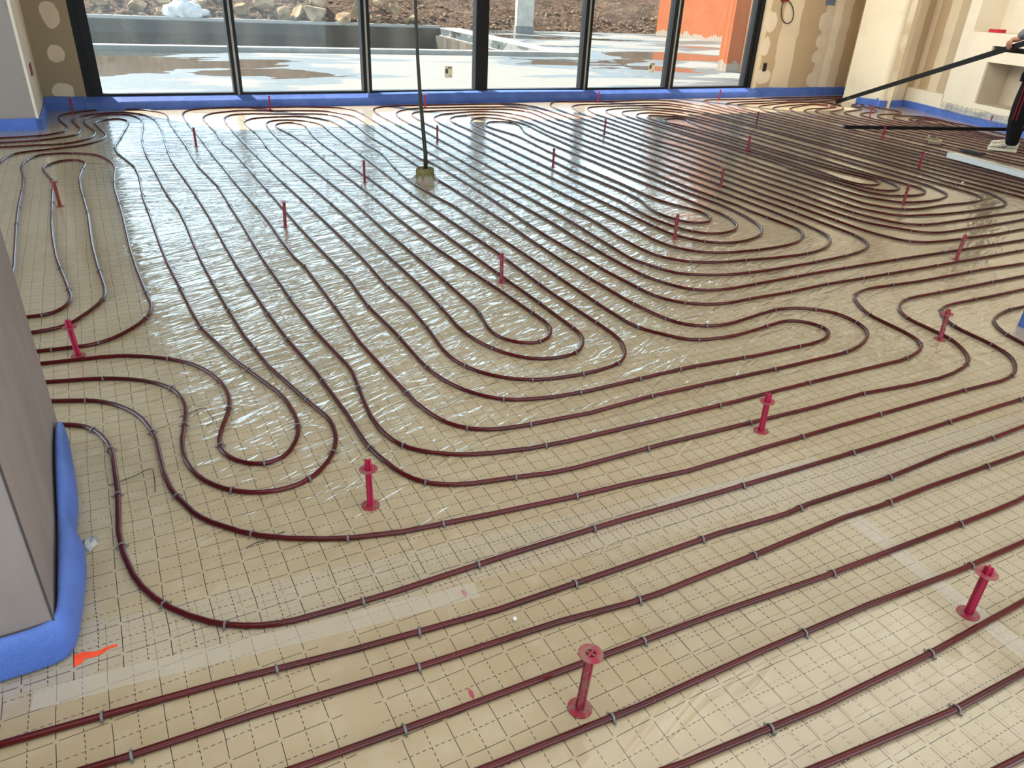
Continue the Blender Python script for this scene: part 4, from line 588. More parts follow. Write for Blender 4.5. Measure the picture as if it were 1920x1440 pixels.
# windows: six sliding panels of a black frame
MU = [-0.2, 1.45, 3.085, 4.735, 6.455, 8.075, 9.84]
VF = 9.985
ST = [(0.17, 0.05), (0.05, 0.055), (0.055, 0.095), (0.095, 0.065), (0.065, 0.08), (0.08, 0.17)]
for i in range(6):
    x0, x1 = MU[i], MU[i + 1]; a, c2 = ST[i]
    y0 = VF + (0.0 if i in (0, 1, 2) else 0.0); y1 = y0 + 0.12
    b = MB(); b.box((x0, y0, 0.0), (x0 + a, y1, 2.35)); b.box((x1 - c2, y0, 0.0), (x1, y1, 2.35))
    b.box((x0 + a, y0, 0.0), (x1 - c2, y1, 0.163)); b.box((x0 + a, y0, 2.28), (x1 - c2, y1, 2.35))
    if i == 0: b.box((x0 + 0.07, y0 - 0.02, 0.1), (x0 + 0.085, y0, 2.35))
    if i == 5: b.box((x1 - 0.10, y0 - 0.02, 0.1), (x1 - 0.085, y0, 2.35))
    w = st(b.build('window_%d' % (i + 1), M['frame']))
    g = MB(); g.box((x0 + a - 0.005, y0 + 0.07, 0.158), (x1 - c2 + 0.005, y0 + 0.078, 2.285)); g.build('pane', M['glass'], w)
    if i in (1, 2, 4, 5):   # pale strip on the stile edge, its sunlit side painted as colour
        g = MB(); g.box((x0 - 0.012, y0 - 0.012, 0.13), (x0 + 0.012, y0, 2.35)); g.build('sunlit_stile_edge', simple('sunlit_frame_grey', (0.28, 0.28, 0.27), 0.5, 0.5), w)

# blue edge strip against the walls
def foam(path, sec, label, name='edge_foam_strip'):
    b = MB(); b.sweep(path, sec); o = b.build(name, M['foam'])
    return tag(o, label, 'foam strip')
def dens(p, q, n): return [(p[0] + (q[0] - p[0]) * i / n, p[1] + (q[1] - p[1]) * i / n) for i in range(n + 1)]
rnd = random.Random(5)
def sec_flat(h, th, bulge=0.0, seed=0):
    def f(i):
        hh = h + 0.004 * math.sin(i * 1.7 + seed); bb = bulge * (0.6 + 0.4 * math.sin(i * 0.9 + seed))
        return [(0, 0), (0, hh), (-th * 0.5, hh + 0.004), (-th, hh - 0.006), (-th - bb, hh * 0.5), (-th, 0)]
    return f
SLANT = [(0.0, 0.0), (0.0, 0.123), (-0.014, 0.138), (-0.098, 0.090), (-0.112, 0.075), (-0.112, 0.0)]
foam(dens((-0.22, 9.983), (3.05, 9.983), 12), SLANT, 'long blue foam strip under the left half of the window wall')
def sec_b(i):
    k = math.sin(math.pi * i / 14.0); 
    return [(0, 0), (0, 0.128 + 0.012 * k), (-0.03, 0.14 + 0.012 * k), (-0.075 - 0.03 * k, 0.125 + 0.01 * k), (-0.11 - 0.03 * k, 0.07), (-0.105 - 0.02 * k, 0.0)]
foam(dens((3.05, 9.983), (6.50, 9.983), 14), sec_b, 'bulging blue foam strip under the middle of the window wall, in shade')
foam(dens((6.50, 9.983), (9.9, 9.983), 10), SLANT, 'blue foam strip under the right half of the window wall')
foam(dens((9.9, 9.949), (12.42, 9.949), 8) , sec_flat(0.135, 0.03), 'blue foam strip below the plasterboard wall right of the window')
foam(dens((-0.625, 9.949), (-0.22, 9.949), 3), sec_flat(0.145, 0.05), 'short blue foam strip below the filled spots left of the window')
foam([(-2.2, 8.676), (-0.66, 8.676), (-0.628, 8.700), (-0.626, 9.3), (-0.628, 9.90)], sec_flat(0.105, 0.03), 'blue foam strip around the foot of the wall pier left of the window')
foam(dens((12.43, 9.93), (11.25, 8.50), 6), sec_flat(0.13, 0.03), 'blue foam strip in the slanted corner behind the black straightedge')
foam([(11.24, 8.9), (11.24, 8.56), (11.27, 8.48), (11.36, 8.448), (11.76, 8.448)], sec_flat(0.10, 0.025), 'blue foam strip around the rounded pilaster')
foam([rp(0.02, 0.002, 0)[:2], rp(0.5, 0.002, 0)[:2], rp(1.01, 0.002, 0)[:2]], sec_flat(0.10, 0.02), 'blue foam strip below the plaster recess beside the niche block')
foam([rp(0.98, 0.004, 0)[:2]] + [rp(1.0 + 0.3 * k, 0.004, 0)[:2] for k in range(1, 12)], sec_flat(0.095, 0.025), 'blue foam strip below the cream block with niches')
# near wall: thick, peeling strip
pth = [(-1.9, 1.460), (-0.8, 1.460), (-0.45, 1.460), (-0.335, 1.460), (-0.312, 1.475), (-0.3125, 1.56), (-0.315, 1.66), (-0.318, 1.78), (-0.320, 1.86), (-0.3225, 1.95), (-0.3265, 2.1), (-0.330, 2.25), (-0.3345, 2.42)]
def sec_n(i):
    x = [0, 0, 0, 0, 0.004, 0.012, 0.022, 0.024, 0.002, 0.016, 0.014, 0.006, 0][i]; h = [.115, .115, .115, .117, .122, .128, .13, .125, .118, .135, .15, .145, .12][i]
    return [(0, 0), (0, h), (-0.010 - x * 0.5, h + 0.004), (-0.022 - x, h - 0.008), (-0.025 - x * 1.6, h * 0.55), (-0.022 - x, 0)]
ofn = foam(pth, sec_n, 'thick peeling blue foam strip around the near wall end at the left edge')
sb = ofn.modifiers.new('round', 'SUBSURF'); sb.levels = 3; sb.render_levels = 3
for p in ofn.data.polygons: p.use_smooth = True
# foam stub at the right edge of the picture
b = MB(); pp = []
for k in range(15):
    a = math.radians(150 + 14 * k); pp.append((3.985 + 0.10 * math.cos(a), 1.752 + 0.10 * math.sin(a)))
b.sweep(pp, [(0, 0), (0, 0.098), (0.012, 0.104), (0.028, 0.098), (0.028, 0)]); tag(b.build('foam_sleeve', M['foam']), 'blue foam sleeve wrapped round a riser at the right edge', 'foam sleeve')

# ------------------------------------------------------------------ heating pipes
PIPE_R = 0.0078
LAB = {
 's1': 'red heating pipe cutting the bottom right corner of the picture', 's2': 'red heating pipe second from the bottom right corner',
 's3': 'red heating pipe running just below the nearest pink marker with ring on top', 's4': 'red heating pipe passing just behind the nearest pink marker with ring on top',
 's5': 'red heating pipe third below the clear tape, entering mid bottom edge', 's6': 'red heating pipe second below the clear tape, entering at the bottom left',
 's7': 'red heating pipe just below the clear tape, leaving at the lower left edge',
 's8': 'red heating pipe bending round the peeling foam, sweeping along the foreground to the right',
 's9': 'red heating pipe bending widely behind the tall pink marker, with the rightmost S',
 'q7': 'red heating pipe second from the left window corner, ending in the middle S',
 'q8': 'red heating pipe nearest the left window corner, ending in the leftmost S at right',
 'q6': 'red heating pipe turning back in the outer pear-shaped loop in the left foreground', 'q5': 'red heating pipe turning back in the inner pear-shaped loop in the left foreground',
 'b': 'red heating pipe arching over the brown leaning marker by the left edge, outer of two', 'a': 'red heating pipe in the inner narrow arch round the brown leaning marker at left',
 'c1': 'long red heating pipe in double loops mid-floor, passing the wool plug',
 'c2': 'long red heating pipe in double loops right of the middle, round the greyish marker', 'c3': 'long red heating pipe in double loops at right, before the white straightedge',
 'q35': 'red heating pipe wrapping outside the right group of loops and leaving at the right edge',
 'w1': 'red heating pipe closest to the plasterboard wall in the far right corner', 'w2': 'red heating pipe second from the wall in the far right corner',
 'w3': 'red heating pipe third from the wall in the far right corner', 'w4': 'red heating pipe fourth from the wall in the far right corner',
 'w5': 'red heating pipe with a sunlit loop in front of the straightedge tip, outer of two', 'w6': 'red heating pipe with the innermost sunlit loop in front of the straightedge tip',
 'w7': 'red heating pipe running along the blue foam below the niche block, nearest to it', 'w8': 'red heating pipe second from the blue foam below the niche block',
 'w9': 'red heating pipe third from the blue foam below the niche block', 'e1': 'red heating pipe bending round the blue foam sleeve at the right edge'}
DENSE = {}
def pts_of(sx): return [Vector((int(p.split(',')[0]) / 1000, int(p.split(',')[1]) / 1000)) for p in sx.split()]
for n, sx in PIPES.items():
    P = pts_of(sx); rr_ = random.Random(n)
    acc = [0.0]
    for i in range(1, len(P)): acc.append(acc[-1] + (P[i] - P[i - 1]).length)
    DENSE[n] = (P, acc)
    b = MB(); b.tube([(p.x, p.y, PIPE_R + 0.0005) for p in P], PIPE_R, 10)
    tag(b.build('heating_pipe', M['pipe'], smooth=True), LAB[n], 'heating pipe', 'red underfloor heating pipes')
def pipe_at(n, s):
    P, acc = DENSE[n]; s = min(max(s, 0), acc[-1] - 1e-4)
    lo = 0
    for i in range(len(acc) - 1):
        if acc[i] <= s <= acc[i + 1]: lo = i; break
    t = (s - acc[lo]) / max(acc[lo + 1] - acc[lo], 1e-6); d = P[lo + 1] - P[lo]
    return P[lo] + d * t, math.atan2(d.y, d.x)

# ------------------------------------------------------------------ staples over the pipes
def staple_geo(mb):
    # arch across the pipe (local y), 5 mm wide along it (local x), barbed feet
    w = 0.0026; ri = PIPE_R + 0.0004; th = 0.0022; zc = PIPE_R + 0.0005
    prof = []
    for k in range(11):
        a = math.pi * k / 10
        prof.append((math.cos(a), math.sin(a)))
    inner = [(ri * c, zc + ri * s_) for c, s_ in prof]; outer = [((ri + th) * c, zc + (ri + th) * s_) for c, s_ in prof]
    inner = [(ri, 0.0)] + inner + [(-ri, 0.0)]; outer = [(ri + th, 0.0)] + outer + [(-ri - th, 0.0)]
    n = len(inner); vv = [(x, y, z) for x in (-w, w) for pr_ in (inner, outer) for (y, z) in pr_]
    ff = []
    for k in range(n - 1):
        i0, i1 = k, k + 1
        ff += [(i0, i1, n + i1, n + i0), (2 * n + i0, 3 * n + i0, 3 * n + i1, 2 * n + i1), (i0, 2 * n + i0, 2 * n + i1, i1), (n + i0, n + i1, 3 * n + i1, 3 * n + i0)]
    ff += [(0, n, 3 * n, 2 * n), (n - 1, 3 * n - 1, 4 * n - 1, 2 * n - 1)]
    mb.add(vv, ff)
    for sgn in (-1, 1):
        y0 = sgn * (ri + th); y1 = sgn * (ri + th + 0.007)
        a, c2 = min(y0, y1), max(y0, y1)
        mb.add([(-w * .8, y0, 0.0), (w * .8, y0, 0.0), (w * .8, y1, 0.0045), (-w * .8, y1, 0.0045), (-w * .8, y0, 0.003), (w * .8, y0, 0.003), (w * .8, y1, 0.0062), (-w * .8, y1, 0.0062)],
               [(0,3,2,1),(4,5,6,7),(0,1,5,4),(1,2,6,5),(2,3,7,6),(3,0,4,7)])
g0 = MB(); staple_geo(g0)
proto = g0.build('pipe_staple', M['staple'])
ORD = ['first','second','third','fourth','fifth','sixth','seventh','eighth','ninth','tenth','eleventh','twelfth','thirteenth','fourteenth','fifteenth','sixteenth','seventeenth','eighteenth','nineteenth','twentieth',
       'twenty-first','twenty-second','twenty-third','twenty-fourth']
SHORT = {'s1': 'the bottom right corner pipe', 's2': 'the second pipe from the bottom right', 's3': 'the pipe below the ring-topped marker', 's4': 'the pipe behind the ring-topped marker',
 's5': 'the third pipe below the tape', 's6': 'the second pipe below the tape', 's7': 'the pipe right below the tape', 's8': 'the pipe bending round the foam', 's9': 'the pipe behind the tall pink marker',
 'q6': 'the outer pear-shaped loop', 'q5': 'the inner pear-shaped loop', 'b': 'the outer left edge arch', 'a': 'the inner left edge arch', 'e1': 'the pipe round the foam sleeve',
 'q7': 'the pipe with the middle S', 'q8': 'the pipe with the leftmost S'}
allc = []
for n, sx in CLIPS.items():
    ss = [int(k) / 100 for k in sx.split()]
    P, acc = DENSE[n]
    # number them from the end that lies further left
    rev = P[0].x > P[-1].x
    order = list(range(len(ss)))[::-1] if rev else list(range(len(ss)))
    for q, i in enumerate(order):
        p, a = pipe_at(n, ss[i]); allc.append((p.length, n, q, p, a))
allc.sort(key=lambda t: t[0])
first = True
for k, (dist, n, q, p, a) in enumerate(allc[:296]):
    o = proto if first else proto.copy()
    if not first: COL.objects.link(o)
    first = False
    o.location = (p.x, p.y, 0); o.rotation_euler = (0, 0, a + rnd.uniform(-0.12, 0.12))
    if n in SHORT and q < len(ORD): lab = 'grey staple on %s, %s from its left end' % (SHORT[n], ORD[q])
    else: lab = 'grey staple holding %s to the foil' % {'c1': 'the double loops in the middle', 'c2': 'the double loops right of the middle', 'c3': 'the double loops before the white straightedge', 'q35': 'the pipe outside the right loops', 'q7': 'the far part of the pipe with the middle S', 'q8': 'the far part of the pipe with the leftmost S', 'q6': 'the far part of the outer pear-shaped loop', 'q5': 'the far part of the inner pear-shaped loop'}.get(n, 'a pipe in the far right corner')
    tag(o, lab, 'pipe staple', 'grey staples over the heating pipes')
b = MB()
for (dist, n, q, p, a) in allc[296:]:
    g = MB(); staple_geo(g); c_, s_ = math.cos(a), math.sin(a)
    b.add([(x * c_ - y * s_ + p.x, x * s_ + y * c_ + p.y, z) for x, y, z in g.v], g.f)
tag(b.build('distant_pipe_staples', M['staple']), 'many tiny grey staples on the pipes in the far half of the floor', 'pipe staples', kind='stuff')

# ------------------------------------------------------------------ pink screed level markers
def pin(x, y, tx, tz, ring, look, label):
    """x, y foot; tx sideways shift of the top; tz height; ring = share of the height where the ring sits."""
    m = M[look]; root = empty('level_marker', (x, y, 0)); L = math.hypot(tx, tz)
    root.rotation_euler = (0, math.atan2(tx, tz), 0)
    b = MB(); b.disc((0, 0, 0.0), 0.0275, 0.0022, 28); b.build('base_disc', M['pin_dirty'] if look != 'pin_dark' else m, root)
    b = MB(); r = 0.0105; h = L
    for k in range(4):
        a = math.pi / 2 * k + 0.5; c_, s_ = math.cos(a), math.sin(a); w = 0.0016
        v = []
        for z in (0.002, h):
            for (u_, w_) in ((0, -w), (r, -w * 1.8), (r, w * 1.8), (0, w)):
                v.append((u_ * c_ - w_ * s_, u_ * s_ + w_ * c_, z))
        b.add(v, [(0,3,2,1),(4,5,6,7),(0,1,5,4),(1,2,6,5),(2,3,7,6),(3,0,4,7)])
    b.disc((0, 0, 0.002), 0.0062, h - 0.008, 12)
    b.build('stem', m, root)
    b = MB(); zz = L * ring; b.disc((0, 0, zz), 0.027, 0.0022, 28, hole=0.0112)
    b.disc((0, 0, zz - 0.006), 0.0135, 0.008, 20, hole=0.0112)
    b.build('level_ring', M['pin_dirty'] if look != 'pin_dark' else m, root)
    tag(root, label, 'level marker', 'screed level markers on the floor')
PINS = [
 (0.478, 1.717, 0.0, 0.164, 0.80, 'pin', 'bright pink level marker standing between the pear-shaped loops and the foreground pipes'),
 (0.674, 0.848, 0.010, 0.166, 0.985, 'pin_dirty', 'nearest pink level marker, ring right at its top, at the bottom of the picture'),
 (1.746, 0.654, 0.0, 0.160, 0.86, 'pin', 'magenta level marker leaning right between pipes near the lower right edge'),
 (1.904, 1.561, -0.004, 0.155, 0.80, 'pin', 'pink level marker with dusty foot standing left of the S bends'),
 (3.334, 1.841, -0.015, 0.160, 0.84, 'pin_dirty', 'pale pink level marker inside the S bends, left of the blue foam sleeve'),
 (-0.294, 3.134, -0.006, 0.158, 0.80, 'pin', 'pink level marker at the left edge, beside the near wall end'),
 (1.706, 3.290, -0.004, 0.162, 0.82, 'pin_dirty', 'dusty pink level marker inside the middle loops, in front of the wool plug'),
 (3.143, 3.613, -0.005, 0.163, 0.68, 'pin_dirty', 'greyish level marker at the bend of the loops right of the middle'),
 (4.640, 2.636, 0.010, 0.158, 0.84, 'pin_dirty', 'faded pink level marker leaning right near the right edge'),
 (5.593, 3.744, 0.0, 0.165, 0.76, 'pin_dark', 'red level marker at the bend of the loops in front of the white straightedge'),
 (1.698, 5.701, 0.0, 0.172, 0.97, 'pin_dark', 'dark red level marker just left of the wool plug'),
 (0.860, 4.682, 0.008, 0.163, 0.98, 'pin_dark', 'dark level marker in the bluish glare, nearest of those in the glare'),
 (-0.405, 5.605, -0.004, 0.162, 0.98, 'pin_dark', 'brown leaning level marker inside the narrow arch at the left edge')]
def far_pin(x, y, ring, look, label, h=0.165): pin(x, y, 0.0, h, ring, look, label)
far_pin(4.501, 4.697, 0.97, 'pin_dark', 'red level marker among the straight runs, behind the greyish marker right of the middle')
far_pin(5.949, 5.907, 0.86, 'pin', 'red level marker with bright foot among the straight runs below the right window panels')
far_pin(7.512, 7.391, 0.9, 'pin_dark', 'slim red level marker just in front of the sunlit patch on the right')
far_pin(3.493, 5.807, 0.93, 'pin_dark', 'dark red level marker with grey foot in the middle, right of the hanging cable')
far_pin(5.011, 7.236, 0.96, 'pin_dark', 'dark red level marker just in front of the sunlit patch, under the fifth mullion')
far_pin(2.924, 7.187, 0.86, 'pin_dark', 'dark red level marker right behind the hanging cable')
far_pin(3.723, 9.576, 0.96, 'pin', 'sunlit pink level marker by the window, next to the hanging cable')
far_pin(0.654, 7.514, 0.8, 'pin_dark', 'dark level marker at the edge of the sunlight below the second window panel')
far_pin(1.742, 9.647, 0.97, 'pin', 'sunlit red level marker by the window, in front of the second panel')
far_pin(-0.356, 9.658, 0.98, 'pin_dirty', 'pale level marker by the window at the foot of the black left jamb')
far_pin(6.481, 9.606, 0.94, 'pin', 'sunlit pink level marker by the window, right of the fifth mullion')
far_pin(8.828, 9.597, 0.96, 'pin', 'sunlit pink level marker by the window, in front of the rightmost panel')
far_pin(11.902, 9.628, 0.8, 'pin_dirty', 'pale pink level marker in the far corner behind the straightedge tip')
far_pin(10.011, 7.635, 0.86, 'pin_dirty', 'pink level marker among the snaking pipes near the rounded pilaster')
far_pin(8.408, 6.156, 0.96, 'pin', 'pink level marker standing right in front of the flat-lying black straightedge')
far_pin(7.158, 4.740, 0.72, 'pin', 'pink level marker left of the white straightedge')
far_pin(10.997, 6.427, 0.95, 'pin', 'pink level marker against the blue foam beside the leg')
for p in PINS: pin(*p)

# ------------------------------------------------------------------ things on the floor
# mineral wool plug with the black cable rising out of it
px_, py_ = 2.172, 5.605
root = empty('wool_plug', (px_, py_, 0)); b = MB(); n = 28; vv = []; ff = []
for i, (r, z) in enumerate(((0.072, 0), (0.074, 0.03), (0.068, 0.1), (0.062, 0.106), (0.058, 0.100))):
    for k in range(n):
        a = 2 * math.pi * k / n; q = r * (1 + 0.06 * math.cos(4 * a)) + 0.003 * math.sin(k * 2.3 + i)
        vv.append((q * math.cos(a), q * math.sin(a), z))
for i in range(4):
    for k in range(n): k2 = (k + 1) % n; ff.append((i * n + k, i * n + k2, (i + 1) * n + k2, (i + 1) * n + k))
ff += [tuple(range(n))[::-1], tuple(range(4 * n, 5 * n))]
b.add(vv, ff); b.build('plug_body', M['pot'], root, smooth=False)
for sx, sy in ((1, 0), (-1, 0), (0, 1), (0, -1)):
    b = MB(); b.disc((sx * 0.03, sy * 0.03, 0.099), 0.017, 0.004, 14, hole=0.011); b.build('hole_rim', M['pot'], root)
    b = MB(); b.disc((sx * 0.03, sy * 0.03, 0.0992), 0.0108, 0.0022, 14); b.build('hole', M['black'], root)
tag(root, 'round olive mineral-wool plug with four holes where the hanging cable ends', 'plug')
b = MB(); rng = random.Random(2); ring = []
vv = []; ff = []; n = 26
for i, rad in enumerate((0.074, 0.105, 0.14)):
    for k in range(n):
        a = 2 * math.pi * k / n; q = rad * (1 + rng.uniform(-.12, .12))
        vv.append((px_ + q * math.cos(a), py_ + q * math.sin(a), (0.05 if i == 0 else 0.028 if i == 1 else 0.003) * rng.uniform(0.3, 1.3)))
for i in range(2):
    for k in range(n): k2 = (k + 1) % n; ff.append((i * n + k, i * n + k2, (i + 1) * n + k2, (i + 1) * n + k))
b.add(vv, ff); o = b.build('torn_film', M['film'], smooth=True)
sm = o.modifiers.new('thick', 'SOLIDIFY'); sm.thickness = 0.001
tag(o, 'torn clear plastic film bunched around the wool plug', 'plastic film')
b = MB(); b.add([(px_ - .075, py_ - .085, .004), (px_ - .045, py_ - .095, .004), (px_ - .06, py_ - .075, .03), (px_ - .08, py_ - .07, .004)], [(0,1,2),(0,2,3),(1,3,2),(0,3,1)]); tag(b.build('tape_scrap', M['redbit']), 'red scrap of tape at the foot of the wool plug', 'tape scrap')
cp = [(px_ + .006, py_, 0.10), (2.178, py_, 0.21), (2.160, py_, 0.41), (2.140, py_, 0.65), (2.127, py_, 0.876), (2.118, py_, 1.093), (2.114, py_, 1.302), (2.113, py_, 1.7), (2.115, py_, 2.2), (2.116, py_, 2.63)]
b = MB(); b.tube(cp, [0.017, 0.016, 0.0155, 0.014, 0.0125, 0.012, 0.0115, 0.0115, 0.0115, 0.0115], 10); tag(b.build('hanging_cable', M['cable'], smooth=True), 'thick black cable hanging from the ceiling down into the wool plug', 'cable')
# clear tape strips
def strip(name, mat, pts, w, z, label, cat):
    b = MB(); b.sweep(pts, [(w / 2, z), (w / 2, z + 0.0006), (-w / 2, z + 0.0006), (-w / 2, z)]); return tag(b.build(name, mat), label, cat)
strip('clear_tape_strip', M['tape'], [(-0.375, 1.366), (-0.2, 1.352), (0.0, 1.33), (0.2, 1.306), (0.4, 1.287), (0.62, 1.267)], 0.055, 0.0006, 'long clear tape strip on the foil, from the orange paint towards the middle', 'tape')
strip('clear_tape_strip', M['tape'], [(1.80, 1.10), (1.78, 0.85), (1.755, 0.53), (1.74, 0.36)], 0.06, 0.0006, 'clear tape strip running under the magenta marker near the lower right edge', 'tape')
strip('clear_tape_strip', M['tape'], [(1.28, 1.36), (1.6, 1.34), (1.95, 1.33)], 0.05, 0.0006, 'short clear tape strip in front of the pink marker with dusty foot', 'tape')
# orange spray mark
b = MB(); rng = random.Random(9); top_ = []; bot = []
for k in range(13):
    t = k / 12; x = -0.298 + 0.088 * t; y = 1.452 + 0.004 * math.sin(t * 9)
    w = 0.011 * (1.25 - t) + 0.002 * rng.random(); top_.append((x, y + w * .7, 0.0012)); bot.append((x, y - w - (0.012 if k < 3 else 0), 0.0012))
b.add(top_ + bot, [(k, k + 1, 13 + k + 1, 13 + k) for k in range(12)]); o = b.build('spray_paint_mark', M['orange']); o.modifiers.new('t', 'SOLIDIFY').thickness = 0.0004
tag(o, 'fluorescent orange spray paint dash beside the near foam corner', 'paint mark')
# loose tie wire bits
def wirebit(pts, label):
    P = [Vector(p) for p in pts]; P = [P[0] * 2 - P[1]] + P + [P[-1] * 2 - P[-2]]; sm_ = []
    for i in range(1, len(P) - 2):
        for k in range(6):
            t = k / 6; sm_.append(0.5 * ((2 * P[i]) + (P[i + 1] - P[i - 1]) * t + (2 * P[i - 1] - 5 * P[i] + 4 * P[i + 1] - P[i + 2]) * t * t + (3 * P[i] - P[i - 1] - 3 * P[i + 1] + P[i + 2]) * t ** 3))
    sm_.append(P[-2])
    b = MB(); b.tube(sm_, 0.0011, 6); tag(b.build('wire_scrap', M['black'], smooth=True), label, 'wire scrap')
wirebit([(0.02, 2.47, .002), (0.07, 2.49, .002), (0.105, 2.50, .004), (0.118, 2.46, .003), (0.125, 2.40, .002), (0.10, 2.37, .002)], 'hooked black wire scrap on the foil above the outer pear-shaped loop')
wirebit([(-0.21, 2.13, .002), (-0.14, 2.15, .003), (-0.09, 2.16, .01), (-0.085, 2.10, .006), (-0.088, 2.04, .002)], 'black wire scrap on the foil by the first bend beside the peeling foam')
wirebit([(0.115, 1.673, .002), (0.142, 1.683, .003), (0.172, 1.683, .002), (0.195, 1.694, .003), (0.222, 1.699, .002)], 'straight black wire scrap on the foil left of the tall pink marker')
rngf = random.Random(4); bm = bmesh.new(); bmesh.ops.create_icosphere(bm, subdivisions=2, radius=0.02)
for v in bm.verts: v.co = Vector((v.co.x * 1.1, v.co.y * 1.5, max(0, v.co.z) * 0.9)) * (0.7 + 0.5 * rngf.random())
tag(bm_obj('foil_scrap', bm, simple('silver_foil', (0.6, 0.62, 0.62), 0.2, 0.5, 0.2, 30, metal=0.6), loc=(-0.262, 1.86, 0.001)), 'crumpled silver foil scrap beside the peeling blue foam', 'foil scrap')
for k, (x, y, lab) in enumerate(((0.585, 1.27, 'pink paint smear on the foil, middle of the foreground'), (0.475, 0.985, 'pink paint smear on the foil left of the nearest marker'))):
    b = MB(); P = [(0, .016), (.005, .004), (.004, -.010), (-.001, -.017), (-.005, -.006), (-.004, .008)]
    b.prism([(x + p, y + q) for p, q in P], 0.0004, 0.0009); tag(b.build('paint_smear', simple('pink_smear', (0.42, 0.08, 0.12), 0.6, 0.3, 0.3, 60)), lab, 'paint mark')
# black straightedge leaning from the hand to the far corner
def beam(name, p, q, w, h, mat, label, cat, up_=Vector((0, 0, 1)), ends=None):
    p, q = Vector(p), Vector(q); d = (q - p).normalized(); s = d.cross(up_).normalized(); u = s.cross(d)
    root = empty(name, p); vv = []
    b = MB()
    for c_ in (p, q):
        for (x, y) in ((-w / 2, -h / 2), (w / 2, -h / 2), (w / 2, h / 2), (-w / 2, h / 2)): vv.append(c_ + s * x + u * y - p)
    b.add(vv, [(0,1,2,3),(7,6,5,4),(0,4,5,1),(1,5,6,2),(2,6,7,3),(3,7,4,0)])
    o = b.build('profile', mat, root)
    if ends:
        b = MB()
        for c_, sg in ((p, -1), (q, 1)):
            vv = [c_ + s * x + u * y + d * dd - p for dd in (sg * 0.0005, sg * 0.008) for (x, y) in ((-w * .52, -h * .52), (w * .52, -h * .52), (w * .52, h * .52), (-w * .52, h * .52))]
            b = MB(); b.add(vv, [(0,1,2,3),(7,6,5,4),(0,4,5,1),(1,5,6,2),(2,6,7,3),(3,7,4,0)]); b.build('end_cap', ends, root)
    return tag(root, label, cat)
HANDP = Vector((8.93, 5.27, 1.095))
tip = Vector((10.72, 8.87, 0.036)); dd_ = (HANDP - tip).normalized()
beam('straightedge', tip, HANDP + dd_ * 0.55, 0.022, 0.056, M['bar'], 'long black straightedge held by the man, its tip resting in the far corner', 'straightedge', ends=M['black'])
beam('straightedge', (8.44, 6.77, 0.040), (10.60, 5.67, 0.112), 0.045, 0.040, M['bar'], 'long black straightedge lying flat on the pipes behind the leg', 'straightedge', ends=M['black'])
beam('straightedge', (8.02, 4.99, 0.045), (7.50, 2.90, 0.045), 0.115, 0.05, M['white'], 'long white straightedge lying on the pipes at the right edge', 'straightedge', ends=M['black'])
beam('float_trowel', (8.60, 5.235, 0.032), (8.56, 4.965, 0.032), 0.075, 0.022, M['black'], 'short black float lying behind the white straightedge', 'float')
# cardboard piece with a black staple magazine
root = empty('staple_carton', (8.78, 5.72, 0.018)); root.rotation_euler = (0, 0, 0.55)
b = MB(); b.box((-0.16, -0.08, 0), (0.12, 0.06, 0.026)); b.build('carton', M['card'], root)
b = MB(); b.box((0.0, -0.02, 0.0265), (0.20, 0.09, 0.05)); b.build('lid_flap', M['card'], root)
b = MB(); b.box((0.02, -0.005, 0.0505), (0.18, 0.06, 0.058)); b.build('black_tray', M['black'], root)
tag(root, 'small torn cardboard carton with a black tray, lying on the pipes', 'carton')
# little crumbs
for (x, y, lab) in ((6.95, 4.13, 'white crumb on the pipes below the white straightedge'), (0.66, 1.13, 'small white crumb beside the second pipe in front of the clear tape')):
    bm = bmesh.new(); bmesh.ops.create_icosphere(bm, subdivisions=1, radius=0.010 if y > 2 else 0.006)
    for v in bm.verts: v.co *= 0.8 + 0.4 * random.random()
    tag(bm_obj('plaster_crumb', bm, M['white'], loc=(x, y, 0.008)), lab, 'crumb')

# ------------------------------------------------------------------ things on the walls
def wbox(name, x, z, w, h, d, mat, label, cat, y=9.95):
    root = empty(name, (x, y, z)); b = MB(); b.box((-w / 2, -d, -h / 2), (w / 2, -0.0005, h / 2)); b.build('box', mat, root)
    for k in (-1, 1):
        b = MB(); b.disc((0, 0, 0), 0.016, 0.003, 14); o = b.build('hole', M['frame'], root); o.rotation_euler = (math.pi / 2, 0, 0); o.location = (0, -d - 0.0005, k * h / 4)
    return tag(root, label, cat)
wbox('switch_box', 10.045, 0.465, 0.075, 0.13, 0.012, M['black'], 'black switch box on the plasterboard right of the window frame', 'switch box')
o = wbox('socket_box', 0, 0.50, 0.22, 0.085, 0.012, M['socket'], 'red and black double socket box on the corner wall behind the straightedge', 'socket box')
dA = Vector((A2[0] - A1[0], A2[1] - A1[1], 0)).normalized(); o.location = Vector((A1[0], A1[1], 0.50)) + dA * 1.215; o.rotation_euler = (0, 0, math.atan2(dA.y, dA.x) + math.pi)
o.rotation_euler = (0, 0, math.atan2(dA.y, dA.x)); o.scale = (1, 1, 1)
# left red socket on the pier side
root = empty('socket_box', (-0.63, 9.22, 0.495)); b = MB(); b.box((0.0005, -0.11, -0.055), (0.012, 0.11, 0.055)); b.build('box', M['socket'], root)
b = MB(); b.box((0.012, -0.07, -0.03), (0.0145, -0.01, 0.03)); b.build('insert', M['redbit'], root); tag(root, 'dark red socket box on the side of the left wall pier', 'socket box')
